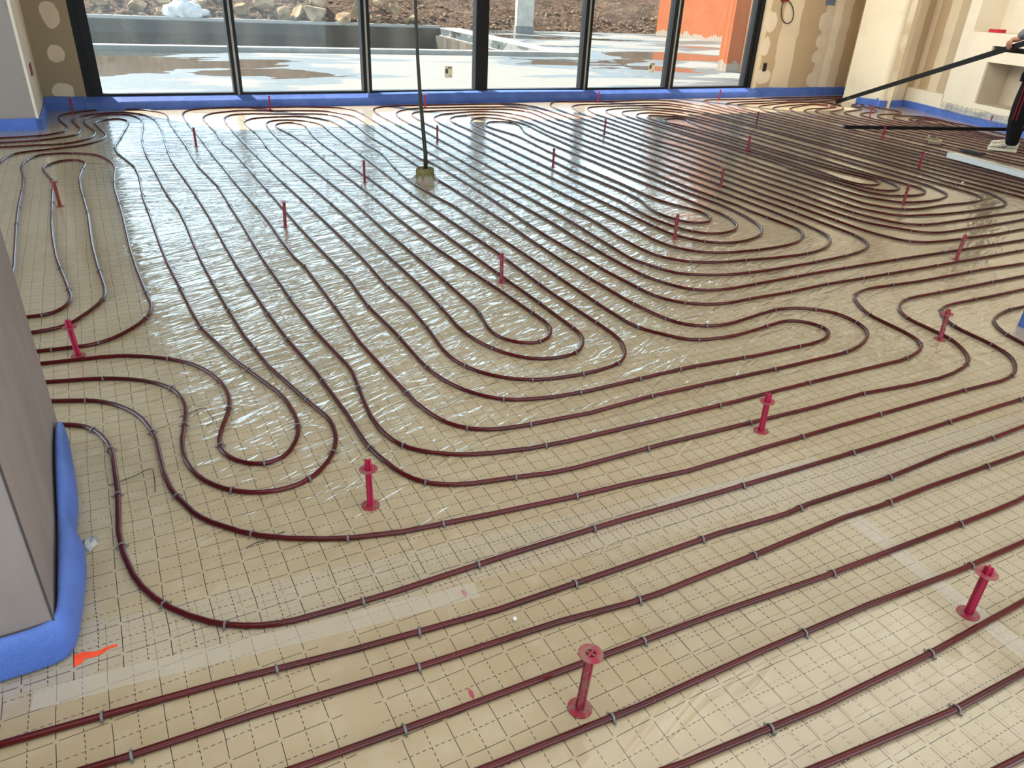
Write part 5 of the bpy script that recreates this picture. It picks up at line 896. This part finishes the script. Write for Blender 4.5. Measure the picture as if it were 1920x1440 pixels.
# cable loop hanging from a red clip at the top
lp = []
for k in range(25):
    t = k / 24; a = math.pi * 2 * t
    lp.append((10.33 + 0.145 * math.sin(a) * (0.6 + 0.5 * math.sin(math.pi * t)) + 0.17 * (math.sin(math.pi * t) - 0.9), 9.925, 1.50 - 0.36 * (1 - math.cos(a)) / 2 - (0.0)))
root = empty('cable_loop', (0, 0, 0)); b = MB(); b.tube(lp, 0.009, 8); b.build('cable', M['cable'], root, smooth=True)
b = MB(); b.box((10.12, 9.90, 1.46), (10.25, 9.949, 1.53)); b.build('terminal_clip', M['socket'], root); b = MB(); b.tube([(10.2, 9.93, 1.5), (10.36, 9.93, 1.545), (10.5, 9.93, 1.56)], 0.008, 8); b.build('lead', M['socket'], root, smooth=True)
tag(root, 'black cable loop hanging from a red terminal at the top right of the window', 'cable loop')
b = MB(); b.box((11.17, 9.944, 1.44), (11.40, 9.9495, 1.8)); tag(b.build('tape_patch', M['tape_blue']), 'slate blue tape patch high on the plasterboard wall', 'tape patch')
# red bit on the upper niche sill
b = MB(); rbox(b, 1.42, 1.62, -0.22, -0.10, 1.1915, 1.235); tag(b.build('red_clamp', M['redbit']), 'red plastic bit lying on the sill of the upper niche', 'clamp')
# stickers on the glass
for (x, z, lab) in ((4.26, 0.385, 'cream paper sticker on the pane left of the double mullion'), (7.74, 0.445, 'cream paper sticker on the pane left of the brick wall')):
    root = empty('glass_sticker', (x, VF + 0.069, z)); b = MB(); b.box((-0.058, -0.0015, -0.075), (0.058, 0, 0.075)); b.build('paper', M['sticker'], root)
    b = MB(); b.box((-0.045, -0.0025, -0.02), (-0.005, -0.0016, 0.04)); b.box((-0.01, -0.0025, 0.045), (0.045, -0.0016, 0.06)); b.box((0.012, -0.0025, -0.055), (0.04, -0.0016, -0.045)); b.build('print', M['ink'], root)
    tag(root, lab, 'sticker', 'stickers on the window panes')
# wire mesh and white plastic at the foot of the niche block
b = MB(); zt = lambda s: 0.205 + 0.012 * math.sin(s * 5)
for k in range(17):
    s = 1.12 + 0.11 * k; b.tube([rp(s, 0.045, 0.05), rp(s + 0.01, 0.05 + 0.008 * math.sin(k), zt(s))], 0.0028, 6)
for z in (0.10, 0.15, 0.198):
    b.tube([rp(1.08 + 0.15 * k, 0.049 + 0.006 * math.sin(k * 2.1), z + 0.01 * math.sin(k * 1.3)) for k in range(13)], 0.0026, 6)
tag(b.build('wire_mesh', M['wire']), 'bent wire mesh standing against the foot of the niche block', 'wire mesh')
bm = bmesh.new(); n = 46
rows = []
for i in range(6):
    row = []
    for k in range(n):
        s = 1.15 + 1.9 * k / (n - 1); e = noise.noise(Vector((s * 6, i * 1.1, 0.3)))
        row.append(bm.verts.new(rp(s, 0.012 + 0.012 * abs(e) * (1 if i < 5 else .3) , 0.07 + (0.028 * i) * (0.8 + 0.35 * noise.noise(Vector((s * 3, 2, 1)))))))
    rows.append(row)
for i in range(5):
    for k in range(n - 1): bm.faces.new((rows[i][k], rows[i][k + 1], rows[i + 1][k + 1], rows[i + 1][k]))
o = bm_obj('crumpled_sheet', bm, M['plastic']); o.modifiers.new('t', 'SOLIDIFY').thickness = 0.003
tag(o, 'crumpled white plastic sheet behind the wire mesh at the niche block', 'plastic sheet')

# ------------------------------------------------------------------ outside
st_ = MB(); Z0 = -0.02
PL = [(-16, 19.75), (11.1, 18.35), (12.9, 31.4), (-16, 34.2)]
def slab(poly): st_.add([(x, y, Z0) for x, y in poly] + [(x, y, Z0 - 0.25) for x, y in poly], [tuple(range(len(poly))), tuple(range(len(poly), 2 * len(poly)))[::-1]] + [(i, (i + 1) % len(poly), (i + 1) % len(poly) + len(poly), i + len(poly)) for i in range(len(poly))])
slab([(-25, 10.12), (45, 10.12), (45, 16.6), (11.1, 18.35), (-25, 20.2)])
slab([(11.1, 18.35), (45, 16.6), (45, 40), (12.9, 31.4)])
o = st_.build('terrace', M['terrace']); st(o)
b = MB(); th = 0.25
def pw(p, q, z0, z1, t_):
    d = Vector((q[0] - p[0], q[1] - p[1])).normalized(); nx, ny = -d.y * t_, d.x * t_
    b.prism([p, q, (q[0] + nx, q[1] + ny), (p[0] + nx, p[1] + ny)], z0, z1)
pw(PL[1], PL[0], -2.5, Z0 - 0.26, -0.25); pw(PL[2], PL[1], -2.5, Z0 - 0.26, -0.25)
pw(PL[2], PL[3], -2.5, Z0, -0.3)
b.prism(PL, -2.6, -2.5)
st(b.build('pool_basin', M['pool']))
b = MB(); b.prism([(-16, 19.75), (11.1, 18.35), (11.55, 18.30), (11.45, 17.92), (-16, 19.36)], Z0, Z0 + 0.10)
b.prism([(11.1, 18.35), (12.9, 31.4), (13.9, 31.7), (11.55, 18.30)], Z0, Z0 + 0.03)
b.prism([(12.9, 31.4), (-16, 34.2), (-16, 34.7), (12.9, 31.9)], Z0 - 0.01, Z0 + 0.10)
st(b.build('pool_coping', M['coping']))
# soil bank behind
bm = bmesh.new(); nx, ny = 150, 46; G = []
for j in range(ny):
    row = []
    for i in range(nx):
        x = -22 + 70 * i / (nx - 1); yb = 34.6 - 0.11 * max(x + 16, 0) if x < 14 else 31.3 - 0.02 * (x - 14)
        y = yb + 22 * (j / (ny - 1)) ** 1.3; d = y - yb
        z = -0.08 + (6.0 * (1 - math.exp(-d / 14))) * (1.0 if x < 8 else 1.15)
        v = Vector((x, y, 0)); z += min(1, d / 1.0) * (0.26 * noise.noise(v * 0.55) + 0.13 * noise.noise(v * 1.7) + 0.05 * noise.noise(v * 4))
        row.append(bm.verts.new((x, y, z)))
    G.append(row)
for j in range(ny - 1):
    for i in range(nx - 1): bm.faces.new((G[j][i], G[j][i + 1], G[j + 1][i + 1], G[j + 1][i]))
st(bm_obj('soil_bank', bm, M['soil'], smooth=False))
def bank_z(x, y):
    yb = 34.6 - 0.11 * max(x + 16, 0) if x < 14 else 31.3 - 0.02 * (x - 14)
    d = max(0, y - yb); return -0.08 + (6.0 * (1 - math.exp(-d / 14)))
def rock_bm(seed, cuts=7):
    r = random.Random(seed); bm = bmesh.new(); bmesh.ops.create_icosphere(bm, subdivisions=3, radius=1.0)
    planes = [(Vector((r.gauss(0, 1), r.gauss(0, 1), r.gauss(0, 1))).normalized(), r.uniform(0.45, 0.85)) for _ in range(cuts + 6)]
    for v in bm.verts:
        for nrm, dd in planes:
            e = v.co.dot(nrm) - dd
            if e > 0: v.co -= nrm * e
        v.co *= 1 + 0.05 * noise.noise(v.co * 3 + Vector((seed, 0, 0)))
    return bm
ROCKS = [  # x, y, z of the centre, half sizes, tilt, label
 (7.15, 34.7, .20, .42, .4, .34, .5, 'yellow-edged block of stone behind the pool wall, first in the second pane'),
 (7.85, 35.0, .24, .60, .45, .26, -.45, 'yellow wedge of stone behind the pool wall, second pane'),
 (8.55, 34.7, .28, .68, .5, .46, .15, 'large grey-brown boulder behind the pool wall, second pane'),
 (9.75, 34.5, .10, .66, .5, .36, -.1, 'broad brown boulder on the pool wall edge, second pane'),
 (9.0, 36.0, .72, .55, .5, .42, .6, 'boulder heaped above the large grey-brown one'),
 (10.35, 34.7, .32, .17, .2, .62, .3, 'upright yellow slab of stone left of the third mullion'),
 (12.3, 35.2, .62, .40, .3, .15, -.7, 'flat yellow stone leaning on the bank, third pane'),
 (11.5, 35.2, .68, .30, .3, .16, .5, 'small yellow stone leaning on the bank, third pane'),
 (.38, 35.0, .08, .30, .3, .24, .3, 'yellow stone near the left edge of the glass'),
 (.42, 35.5, .36, .42, .4, .24, .1, 'pale stone heaped near the left edge of the glass'),
 (1.72, 35.2, .32, .42, .4, .26, .4, 'stone heaped in the middle of the leftmost pane'),
 (2.55, 34.8, .12, .34, .3, .32, -.4, 'squarish stone left of the white sheet'),
 (2.8, 35.6, .46, .60, .5, .22, .5, 'long stone heaped above the white sheet'),
 (3.95, 35.4, .52, .62, .4, .18, -.4, 'long yellow stone right of the white sheet'),
 (6.6, 35.4, .55, .5, .4, .3, .3, 'brown stone up on the bank by the second mullion'),
 (5.6, 35.2, .35, .4, .4, .3, -.2, 'dark stone on the bank just right of the second mullion')]
rk = random.Random(11)
OCC = []
for i in range(60):
    x = rk.uniform(-.5, 13.0); yb = 34.6 - 0.11 * max(x + 16, 0); y = 34.6 + rk.uniform(0.1, 1.6) - max(0, x - 10.5) * 0.6; s = rk.uniform(0.10, 0.30)
    if any(math.hypot(x - a, (y - c2) * 1.2) < (s * 1.3 + e) for a, c2, e in OCC) or any(abs(x - r[0]) < r[3] * 0.9 + s and abs(y - r[1]) < 0.6 for r in ROCKS[:16]): continue
    OCC.append((x, y, s))
    ROCKS.append((x, y, rk.uniform(0.0, 0.30) + (y - 34.6) * 0.32, s * rk.uniform(.9, 1.6), s, s * rk.uniform(.6, 1), rk.uniform(-.6, .6), 'medium sized tan stone lying on the rocky bank behind the pool'))
for i, (x, y, z, sx, sy, sz, tl, lab) in enumerate(ROCKS):
    y2 = 34.6 - 0.11 * max(x + 16, 0) + 0.55 + (y - 34.7) * 0.6; kk = y2 / y
    x, z, sx, sy, sz, y = x * kk, 1.368 + (z - 1.368) * kk, sx * kk, sy * kk, sz * kk, y2
    bm = rock_bm(i + 3)
    for v in bm.verts: v.co = Vector((v.co.x * sx, v.co.y * sy, v.co.z * sz))
    o = bm_obj('rock', bm, M['rock'], loc=(x, y, z)); o.rotation_euler = (rk.uniform(-.3, .3), tl, rk.uniform(0, 3))
    tag(o, lab, 'rock', 'rocks on the bank behind the pool')
# rubble: countless small stones along the foot of the bank
b = MB(); rk = random.Random(21)
tb = bmesh.new(); bmesh.ops.create_icosphere(tb, subdivisions=1, radius=1.0); tb.verts.ensure_lookup_table()
TV = [v.co.copy() for v in tb.verts]; TF = [tuple(v.index for v in f.verts) for f in tb.faces]; tb.free()
for i in range(2300):
    x = rk.uniform(-5, 27); yb = 34.6 - 0.11 * max(x + 16, 0) if x < 14 else 31.3 - 0.02 * (x - 14)
    d = abs(rk.gauss(0, 1.0)) * (1.3 if i % 3 else 3.0); y = yb + 0.12 + d; s = 0.028 + 0.10 * rk.random() ** 3; z = bank_z(x, y) + s * 0.3 + (0.06 if x < 14 else 0.02)
    a = rk.uniform(0, 6); c_, s_ = math.cos(a), math.sin(a); sx, sy, sz = rk.uniform(.9, 1.6), rk.uniform(.7, 1.1), rk.uniform(.45, .9)
    vv = []
    for p in TV:
        q = rk.uniform(.75, 1.2) * s; X_, Y_, Z_ = p.x * sx * q, p.y * sy * q, p.z * sz * q
        vv.append((x + X_ * c_ - Y_ * s_, y + X_ * s_ + Y_ * c_, z + Z_))
    b.add(vv, TF)
tag(b.build('rubble', M['rubble']), 'loose small stones strewn along the foot of the soil bank', 'rubble', kind='stuff')
# white plastic sheet heap on the bank
bm = bmesh.new(); bmesh.ops.create_icosphere(bm, subdivisions=4, radius=1)
for v in bm.verts:
    p = v.co.copy(); f = 1 + 0.28 * noise.noise(p * 2.2) + 0.14 * noise.noise(p * 6)
    v.co = Vector((p.x * 0.78 * f + 0.25 * max(0, -p.z), p.y * 0.4 * f, max(-0.35, p.z) * 0.55 * f * (1 - 0.45 * abs(p.x + .2))))
tag(bm_obj('plastic_heap', bm, M['plastic'], smooth=True, loc=(3.22, 32.85, 0.22)), 'heap of crumpled white plastic sheet behind the pool wall, leftmost pane', 'plastic sheet')
# concrete post
root = empty('concrete_post', (15.58, 28.95, Z0)); b = MB(); b.box((-0.34, -0.3, 0), (0.34, 0.3, 3.4)); b.build('shaft', M['cement'], root)
b = MB(); b.box((-0.37, -0.33, 0), (0.37, 0.33, 0.28)); b.build('footing', simple('dark_cement', (0.17, 0.165, 0.16), 0.9, 0.2), root)
root.rotation_euler = (0, 0, -0.35)
tag(root, 'grey concrete post standing beyond the pool corner', 'post')
# clay block walls
def brick(name, poly, h, label):
    b = MB(); b.prism(poly, Z0, h); o = b.build(name, M['brick']); return tag(o, label, 'brick wall')
brick('clay_block_wall', [(23.55, 30.6), (23.35, 14.0), (24.0, 14.0), (24.2, 30.6)], 6.8, 'orange clay block wall running back to the soil bank, right of the terrace')
brick('clay_block_pier', [(13.06, 14.45), (13.06, 14.15), (13.45, 14.12), (13.45, 14.55)], 6.0, 'ribbed orange clay block pier end in front of the long block wall')
b = MB(); b.prism([(13.452, 14.10), (14.9, 14.05), (14.9, 14.5), (13.452, 14.53)], Z0, 6.0); tag(b.build('render_panel', simple('smooth_orange_clay', (0.52, 0.235, 0.12), 0.85, 0.2, 0.1, 2)), 'smooth pale orange clay slab behind the right window jamb', 'brick wall')
# ------------------------------------------------------------------ the man at the right edge
def skin(name, nodes, edges, mat, parent, sub=2, root=0):
    me = bpy.data.meshes.new(name); me.from_pydata([n[0] for n in nodes], edges, [])
    o = bpy.data.objects.new(name + '_tmp', me); COL.objects.link(o)
    o.modifiers.new('skin', 'SKIN'); s2 = o.modifiers.new('sub', 'SUBSURF'); s2.levels = sub; s2.render_levels = sub
    o.modifiers['skin'].use_smooth_shade = True
    for i, n in enumerate(nodes):
        r = n[1]; sv = me.skin_vertices[0].data[i]; sv.radius = r if isinstance(r, tuple) else (r, r); sv.use_root = (i == root)
    bpy.context.view_layer.update()
    ev = o.evaluated_get(bpy.context.evaluated_depsgraph_get()); nm = bpy.data.meshes.new_from_object(ev)
    nm.name = name; bpy.data.objects.remove(o); nm.materials.clear(); nm.materials.append(mat)
    for p in nm.polygons: p.use_smooth = True
    r_ = bpy.data.objects.new(name, nm); COL.objects.link(r_); r_.parent = parent
    return r_
FX, FY = 9.18, 5.06                      # left ankle on the floor
FD = Vector((-0.42, 0.91, 0)).normalized(); LD = Vector((-FD.y, FD.x, 0))   # facing, and the man's left
if LD.dot(Vector((-FX, -FY, 0))) < 0: LD = -LD
man = empty('person', (FX, FY, 0.0))
def bp_(f, l, z): return tuple(FD * f + LD * l + Vector((0, 0, z)))     # forward, left of the left leg, up
hand_l = HANDP - Vector((FX, FY, 0)) 
lw = hand_l + Vector((0, 0, 0.055)) - FD * 0.02 - LD * 0.0
def V3(t): return Vector(t)
hp0 = tuple(hand_l + Vector((0, 0, 0.078)) + FD * 0.015)
# body: one continuous skin surface (head, neck, trunk, arms to the wrists, legs)
nodes = [(bp_(0, -0.14, 0.95), (0.15, 0.11)), (bp_(0.0, -0.14, 1.12), (0.14, 0.10)), (bp_(0.03, -0.14, 1.30), (0.16, 0.115)), (bp_(0.05, -0.14, 1.45), (0.12, 0.09)), (bp_(0.075, -0.14, 1.53), 0.055),
         (bp_(0.10, -0.14, 1.60), (0.075, 0.085)), (bp_(0.115, -0.14, 1.68), (0.085, 0.10)), (bp_(0.105, -0.14, 1.76), (0.07, 0.08)),
         (bp_(0, -0.03, 0.88), 0.085), (bp_(0.015, -0.005, 0.50), 0.058), (bp_(0, 0, 0.10), 0.042),
         (bp_(0, -0.25, 0.88), 0.085), (bp_(0.06, -0.27, 0.50), 0.058), (bp_(0.02, -0.29, 0.10), 0.042),
         (bp_(0.05, 0.05, 1.43), 0.055), (bp_(0.10, 0.13, 1.31), 0.045), (tuple(lw + Vector((0, 0, 0.03)) - FD * 0.03), 0.031), (hp0, 0.030),
         (bp_(0.05, -0.33, 1.43), 0.055), (bp_(0.02, -0.40, 1.18), 0.045), (bp_(-0.05, -0.30, 1.10), 0.030)]
edges = [(0,1),(1,2),(2,3),(3,4),(4,5),(5,6),(6,7),(0,8),(8,9),(9,10),(0,11),(11,12),(12,13),(3,14),(14,15),(15,16),(16,17),(3,18),(18,19),(19,20)]
skin('body', nodes, edges, M['skin'], man)
# clothes
tn = [(bp_(0, -0.14, 1.00), (0.165, 0.125)), (bp_(0, -0.14, 0.93), (0.17, 0.13)), (bp_(0.0, -0.02, 0.84), (0.105, 0.11)), (bp_(0.01, 0.0, 0.66), (0.092, 0.095)), (bp_(0.02, 0.0, 0.50), (0.082, 0.088)), (bp_(0.01, 0.0, 0.40), (0.085, 0.088)), (bp_(-0.005, 0, 0.24), (0.078, 0.085)), (bp_(-0.01, 0, 0.12), (0.074, 0.080)), (bp_(-0.01, 0, 0.075), (0.072, 0.080)),
      (bp_(0, -0.26, 0.84), 0.105), (bp_(0.04, -0.27, 0.66), 0.092), (bp_(0.06, -0.27, 0.50), 0.082), (bp_(0.05, -0.28, 0.30), 0.08), (bp_(0.02, -0.29, 0.12), 0.072), (bp_(0.02, -0.29, 0.075), 0.072)]
tr_ = skin('trousers', tn, [(0,1),(1,2),(2,3),(3,4),(4,5),(5,6),(6,7),(7,8),(1,9),(9,10),(10,11),(11,12),(12,13),(13,14)], M['trousers'], man)
for v in tr_.data.vertices:
    v.co += Vector((1, 1, 0)).normalized() * 0.006 * noise.noise(v.co * 16)
b = MB()
for k in (-0.016, 0.016):
    path = [V3(bp_(0.035 + k, 0.0, z)) + LD * (r + 0.004) for z, r in ((0.80, .088), (0.70, .090), (0.60, .084), (0.50, .080), (0.42, .082), (0.36, .082))]
    vv = []; 
    for p in path: vv += [p + FD * 0.008, p - FD * 0.008, p - FD * 0.008 - LD * 0.02, p + FD * 0.008 - LD * 0.02]
    b.add(vv, [(4*i+a, 4*i+(a+1)%4, 4*i+4+(a+1)%4, 4*i+4+a) for i in range(len(path)-1) for a in range(4)] + [(3,2,1,0), tuple(4*(len(path)-1)+a for a in range(4))])
b.build('side_stripes', M['stripe'], tr_); tr_.children[0].parent = tr_
b = MB(); p0 = V3(bp_(0.075, 0.075, 0.80)); b.disc((p0.x, p0.y, 0.765), 0.042, 0.085, 12); b.disc((p0.x, p0.y, 0.852), 0.036, 0.012, 12); b.build('belt_pouch', M['trousers'], man)
sn = [(bp_(0, -0.14, 0.98), (0.17, 0.13)), (bp_(0.0, -0.14, 1.12), (0.165, 0.125)), (bp_(0.03, -0.14, 1.30), (0.18, 0.135)), (bp_(0.05, -0.14, 1.44), (0.13, 0.10)), (bp_(0.065, -0.14, 1.50), 0.075),
      (bp_(0.05, 0.06, 1.43), 0.075), (bp_(0.10, 0.13, 1.32), 0.068), (bp_(0.21, 0.135, 1.235), 0.060), (tuple(lw + Vector((0, 0, 0.035)) - FD * 0.012), 0.046),
      (bp_(0.05, -0.34, 1.43), 0.075), (bp_(0.02, -0.41, 1.18), 0.06), (bp_(-0.04, -0.31, 1.11), 0.045)]
skin('sweater', sn, [(0,1),(1,2),(2,3),(3,4),(3,5),(5,6),(6,7),(7,8),(3,9),(9,10),(10,11)], M['sweater'], man)
# left hand closed round the straightedge: palm above, four fingers down the near side, thumb on the other
bd = -dd_; bu = Vector((0, 0, 1)); bu = (bu - bd * bu.dot(bd)).normalized(); bs = bd.cross(bu).normalized()
if bs.dot(LD) < 0: bs = -bs        # bs: towards the camera
HC = hand_l
def hp(a, s, u): return tuple(HC + bd * a + bs * s + bu * u)
hn = [(tuple(lw + Vector((0, 0, 0.03))), 0.028), (hp(0.0, 0.0, 0.085), (0.032, 0.02)), (hp(0.0, 0.022, 0.075), (0.036, 0.016))]
he = [(0, 1), (1, 2)]
skin('hand', hn, he, M['skin'], man)
for k, (off, ln) in enumerate(((-0.034, .85), (-0.011, 1.0), (0.012, .97), (0.033, .78))):
    fn = [(hp(off * .8, 0.012, 0.078), 0.010), (hp(off, 0.030, 0.058), 0.0098), (hp(off * 1.05, 0.032, 0.058 - 0.035 * ln), 0.0092), (hp(off * 1.05, 0.027, 0.058 - 0.062 * ln), 0.0085), (hp(off, 0.018, 0.058 - 0.085 * ln), 0.0075)]
    skin('finger', fn, [(0,1),(1,2),(2,3),(3,4)], M['skin'], man, 2)
fn = [(hp(-0.02, -0.005, 0.082), 0.0115), (hp(0.03, -0.022, 0.070), 0.0105), (hp(0.055, -0.027, 0.050), 0.0095), (hp(0.072, -0.026, 0.030), 0.008)]
skin('thumb', fn, [(0,1),(1,2),(2,3)], M['skin'], man, 2)
# far hand
q = Vector(bp_(-0.05, -0.30, 1.08)); fd2 = FD
skin('hand', [(tuple(q + Vector((0,0,.03))), 0.028), (tuple(q + fd2 * .03 - Vector((0,0,.02))), (0.034, 0.018))], [(0,1)], M['skin'], man)
for k in range(4):
    o_ = LD * (k * 0.018 - 0.027); fn = [(tuple(q + fd2 * .05 + o_ - Vector((0,0,.03))), 0.0095), (tuple(q + fd2 * .075 + o_ - Vector((0,0,.055))), 0.009), (tuple(q + fd2 * .075 + o_ - Vector((0,0,.085 - .006 * abs(k - 1)))), 0.008)]
    skin('finger', fn, [(0,1),(1,2)], M['skin'], man, 1)
skin('thumb', [(tuple(q + LD * .03 - Vector((0,0,.01))), .0105), (tuple(q + LD * .05 + fd2 * .03 - Vector((0,0,.03))), .0095), (tuple(q + LD * .048 + fd2 * .055 - Vector((0,0,.05))), .008)], [(0,1),(1,2)], M['skin'], man, 1)
# face and hair
hd = Vector(bp_(0.11, -0.14, 1.69))
def sph(name, c, r, mat, sc=(1, 1, 1)):
    bm = bmesh.new(); bmesh.ops.create_uvsphere(bm, u_segments=20, v_segments=12, radius=r)
    for v in bm.verts: v.co = FD * (v.co.x * sc[0]) + LD * (v.co.y * sc[1]) + Vector((0, 0, v.co.z * sc[2]))
    o = bm_obj(name, bm, mat, man, smooth=True); o.location = c; return o
sph('hair', hd + Vector((0, 0, 0.055)) - FD * 0.02, 0.10, M['hair'], (1.0, .88, .72))
sph('nose', hd + FD * 0.098 - Vector((0, 0, 0.02)), 0.016, M['skin'], (1.1, .8, 1.4))
for s_ in (-1, 1):
    sph('eye', hd + FD * 0.082 + LD * 0.032 * s_ + Vector((0, 0, 0.012)), 0.012, M['white']); sph('ear', hd - FD * 0.01 + LD * 0.082 * s_ - Vector((0, 0, 0.01)), 0.03, M['skin'], (.6, .3, 1))
sph('mouth', hd + FD * 0.085 - Vector((0, 0, 0.06)), 0.02, M['redbit'], (.35, 1, .28))
# shoes
def shoe(c, fwd):
    lf = Vector((-fwd.y, fwd.x, 0)); bm = bmesh.new(); ringv = []
    prof = [(-0.085, .030, .062), (-0.075, .040, .085), (-0.03, .042, .088), (0.03, .042, .078), (0.09, .046, .058), (0.15, .047, .046), (0.19, .038, .036), (0.208, .018, .024)]
    for (x, w, h) in prof:
        r = []
        for k in range(12):
            a = 2 * math.pi * k / 12; y = w * math.cos(a); z = 0.024 + h * 0.5 + h * 0.5 * math.sin(a) 
            r.append(bm.verts.new(c + fwd * x + lf * y + Vector((0, 0, max(0.024, z)))))
        ringv.append(r)
    for i in range(len(prof) - 1):
        for k in range(12): bm.faces.new((ringv[i][k], ringv[i][(k + 1) % 12], ringv[i + 1][(k + 1) % 12], ringv[i + 1][k]))
    bm.faces.new(ringv[0][::-1]); bm.faces.new(ringv[-1]); bmesh.ops.recalc_face_normals(bm, faces=bm.faces)
    o = bm_obj('shoe', bm, M['shoe'], man, smooth=True)
    b = MB(); outl = [(x, w * 1.06) for x, w, h in prof]
    poly = [tuple((c + fwd * x + lf * w))[:2] for x, w in outl] + [tuple((c + fwd * x - lf * w))[:2] for x, w in outl[::-1]]
    b.prism(poly, c.z, c.z + 0.030); b.build('sole', M['cream'], o)
    b = MB()
    for x in (0.035, 0.065, 0.095):
        for sg in (-1, 1):
            w = 0.0475; vv = []
            for (dx, z) in ((0.022, 0.028), (0.0, 0.062), (-0.012, 0.085)):
                ww = {0.028: w, 0.062: w * .93, 0.085: w * .62}[z] * (1 - 0.4 * max(0, x + dx - 0.09)) * (0.0 + 0.93)
                for e in (-0.006, 0.006):
                    for t_ in (0, 0.003): vv.append(c + fwd * (x + dx + e) + lf * sg * (ww + t_) + Vector((0, 0, z * (1 - 1.6 * max(0, x - .05)))))
            b.add(vv, [(0,1,5,4),(1,3,7,5),(3,2,6,7),(2,0,4,6),(4,5,9,8),(5,7,11,9),(7,6,10,11),(6,4,8,10),(0,2,3,1),(8,9,11,10)])
    b.build('stripes', M['shoeblack'], o)
    b = MB(); 
    for k in range(4): 
        x = 0.045 + 0.02 * k; z = 0.098 - 0.010 * k
        b.tube([c + fwd * x + lf * 0.018 + Vector((0, 0, z)), c + fwd * (x + .004) + Vector((0, 0, z + .004)), c + fwd * x - lf * 0.018 + Vector((0, 0, z))], 0.0028, 6)
    b.build('laces', M['white'], o)
    return o
shoe(Vector((0, 0, 0.0165)) + LD * 0.0 , (FD * 0.93 + LD * 0.2).normalized()); shoe(Vector(bp_(0.02, -0.29, 0.0165)), (FD * 0.95 - LD * 0.25).normalized())
tag(man, 'man in black red-striped trousers and cream shoes, holding the leaning black straightedge', 'person')
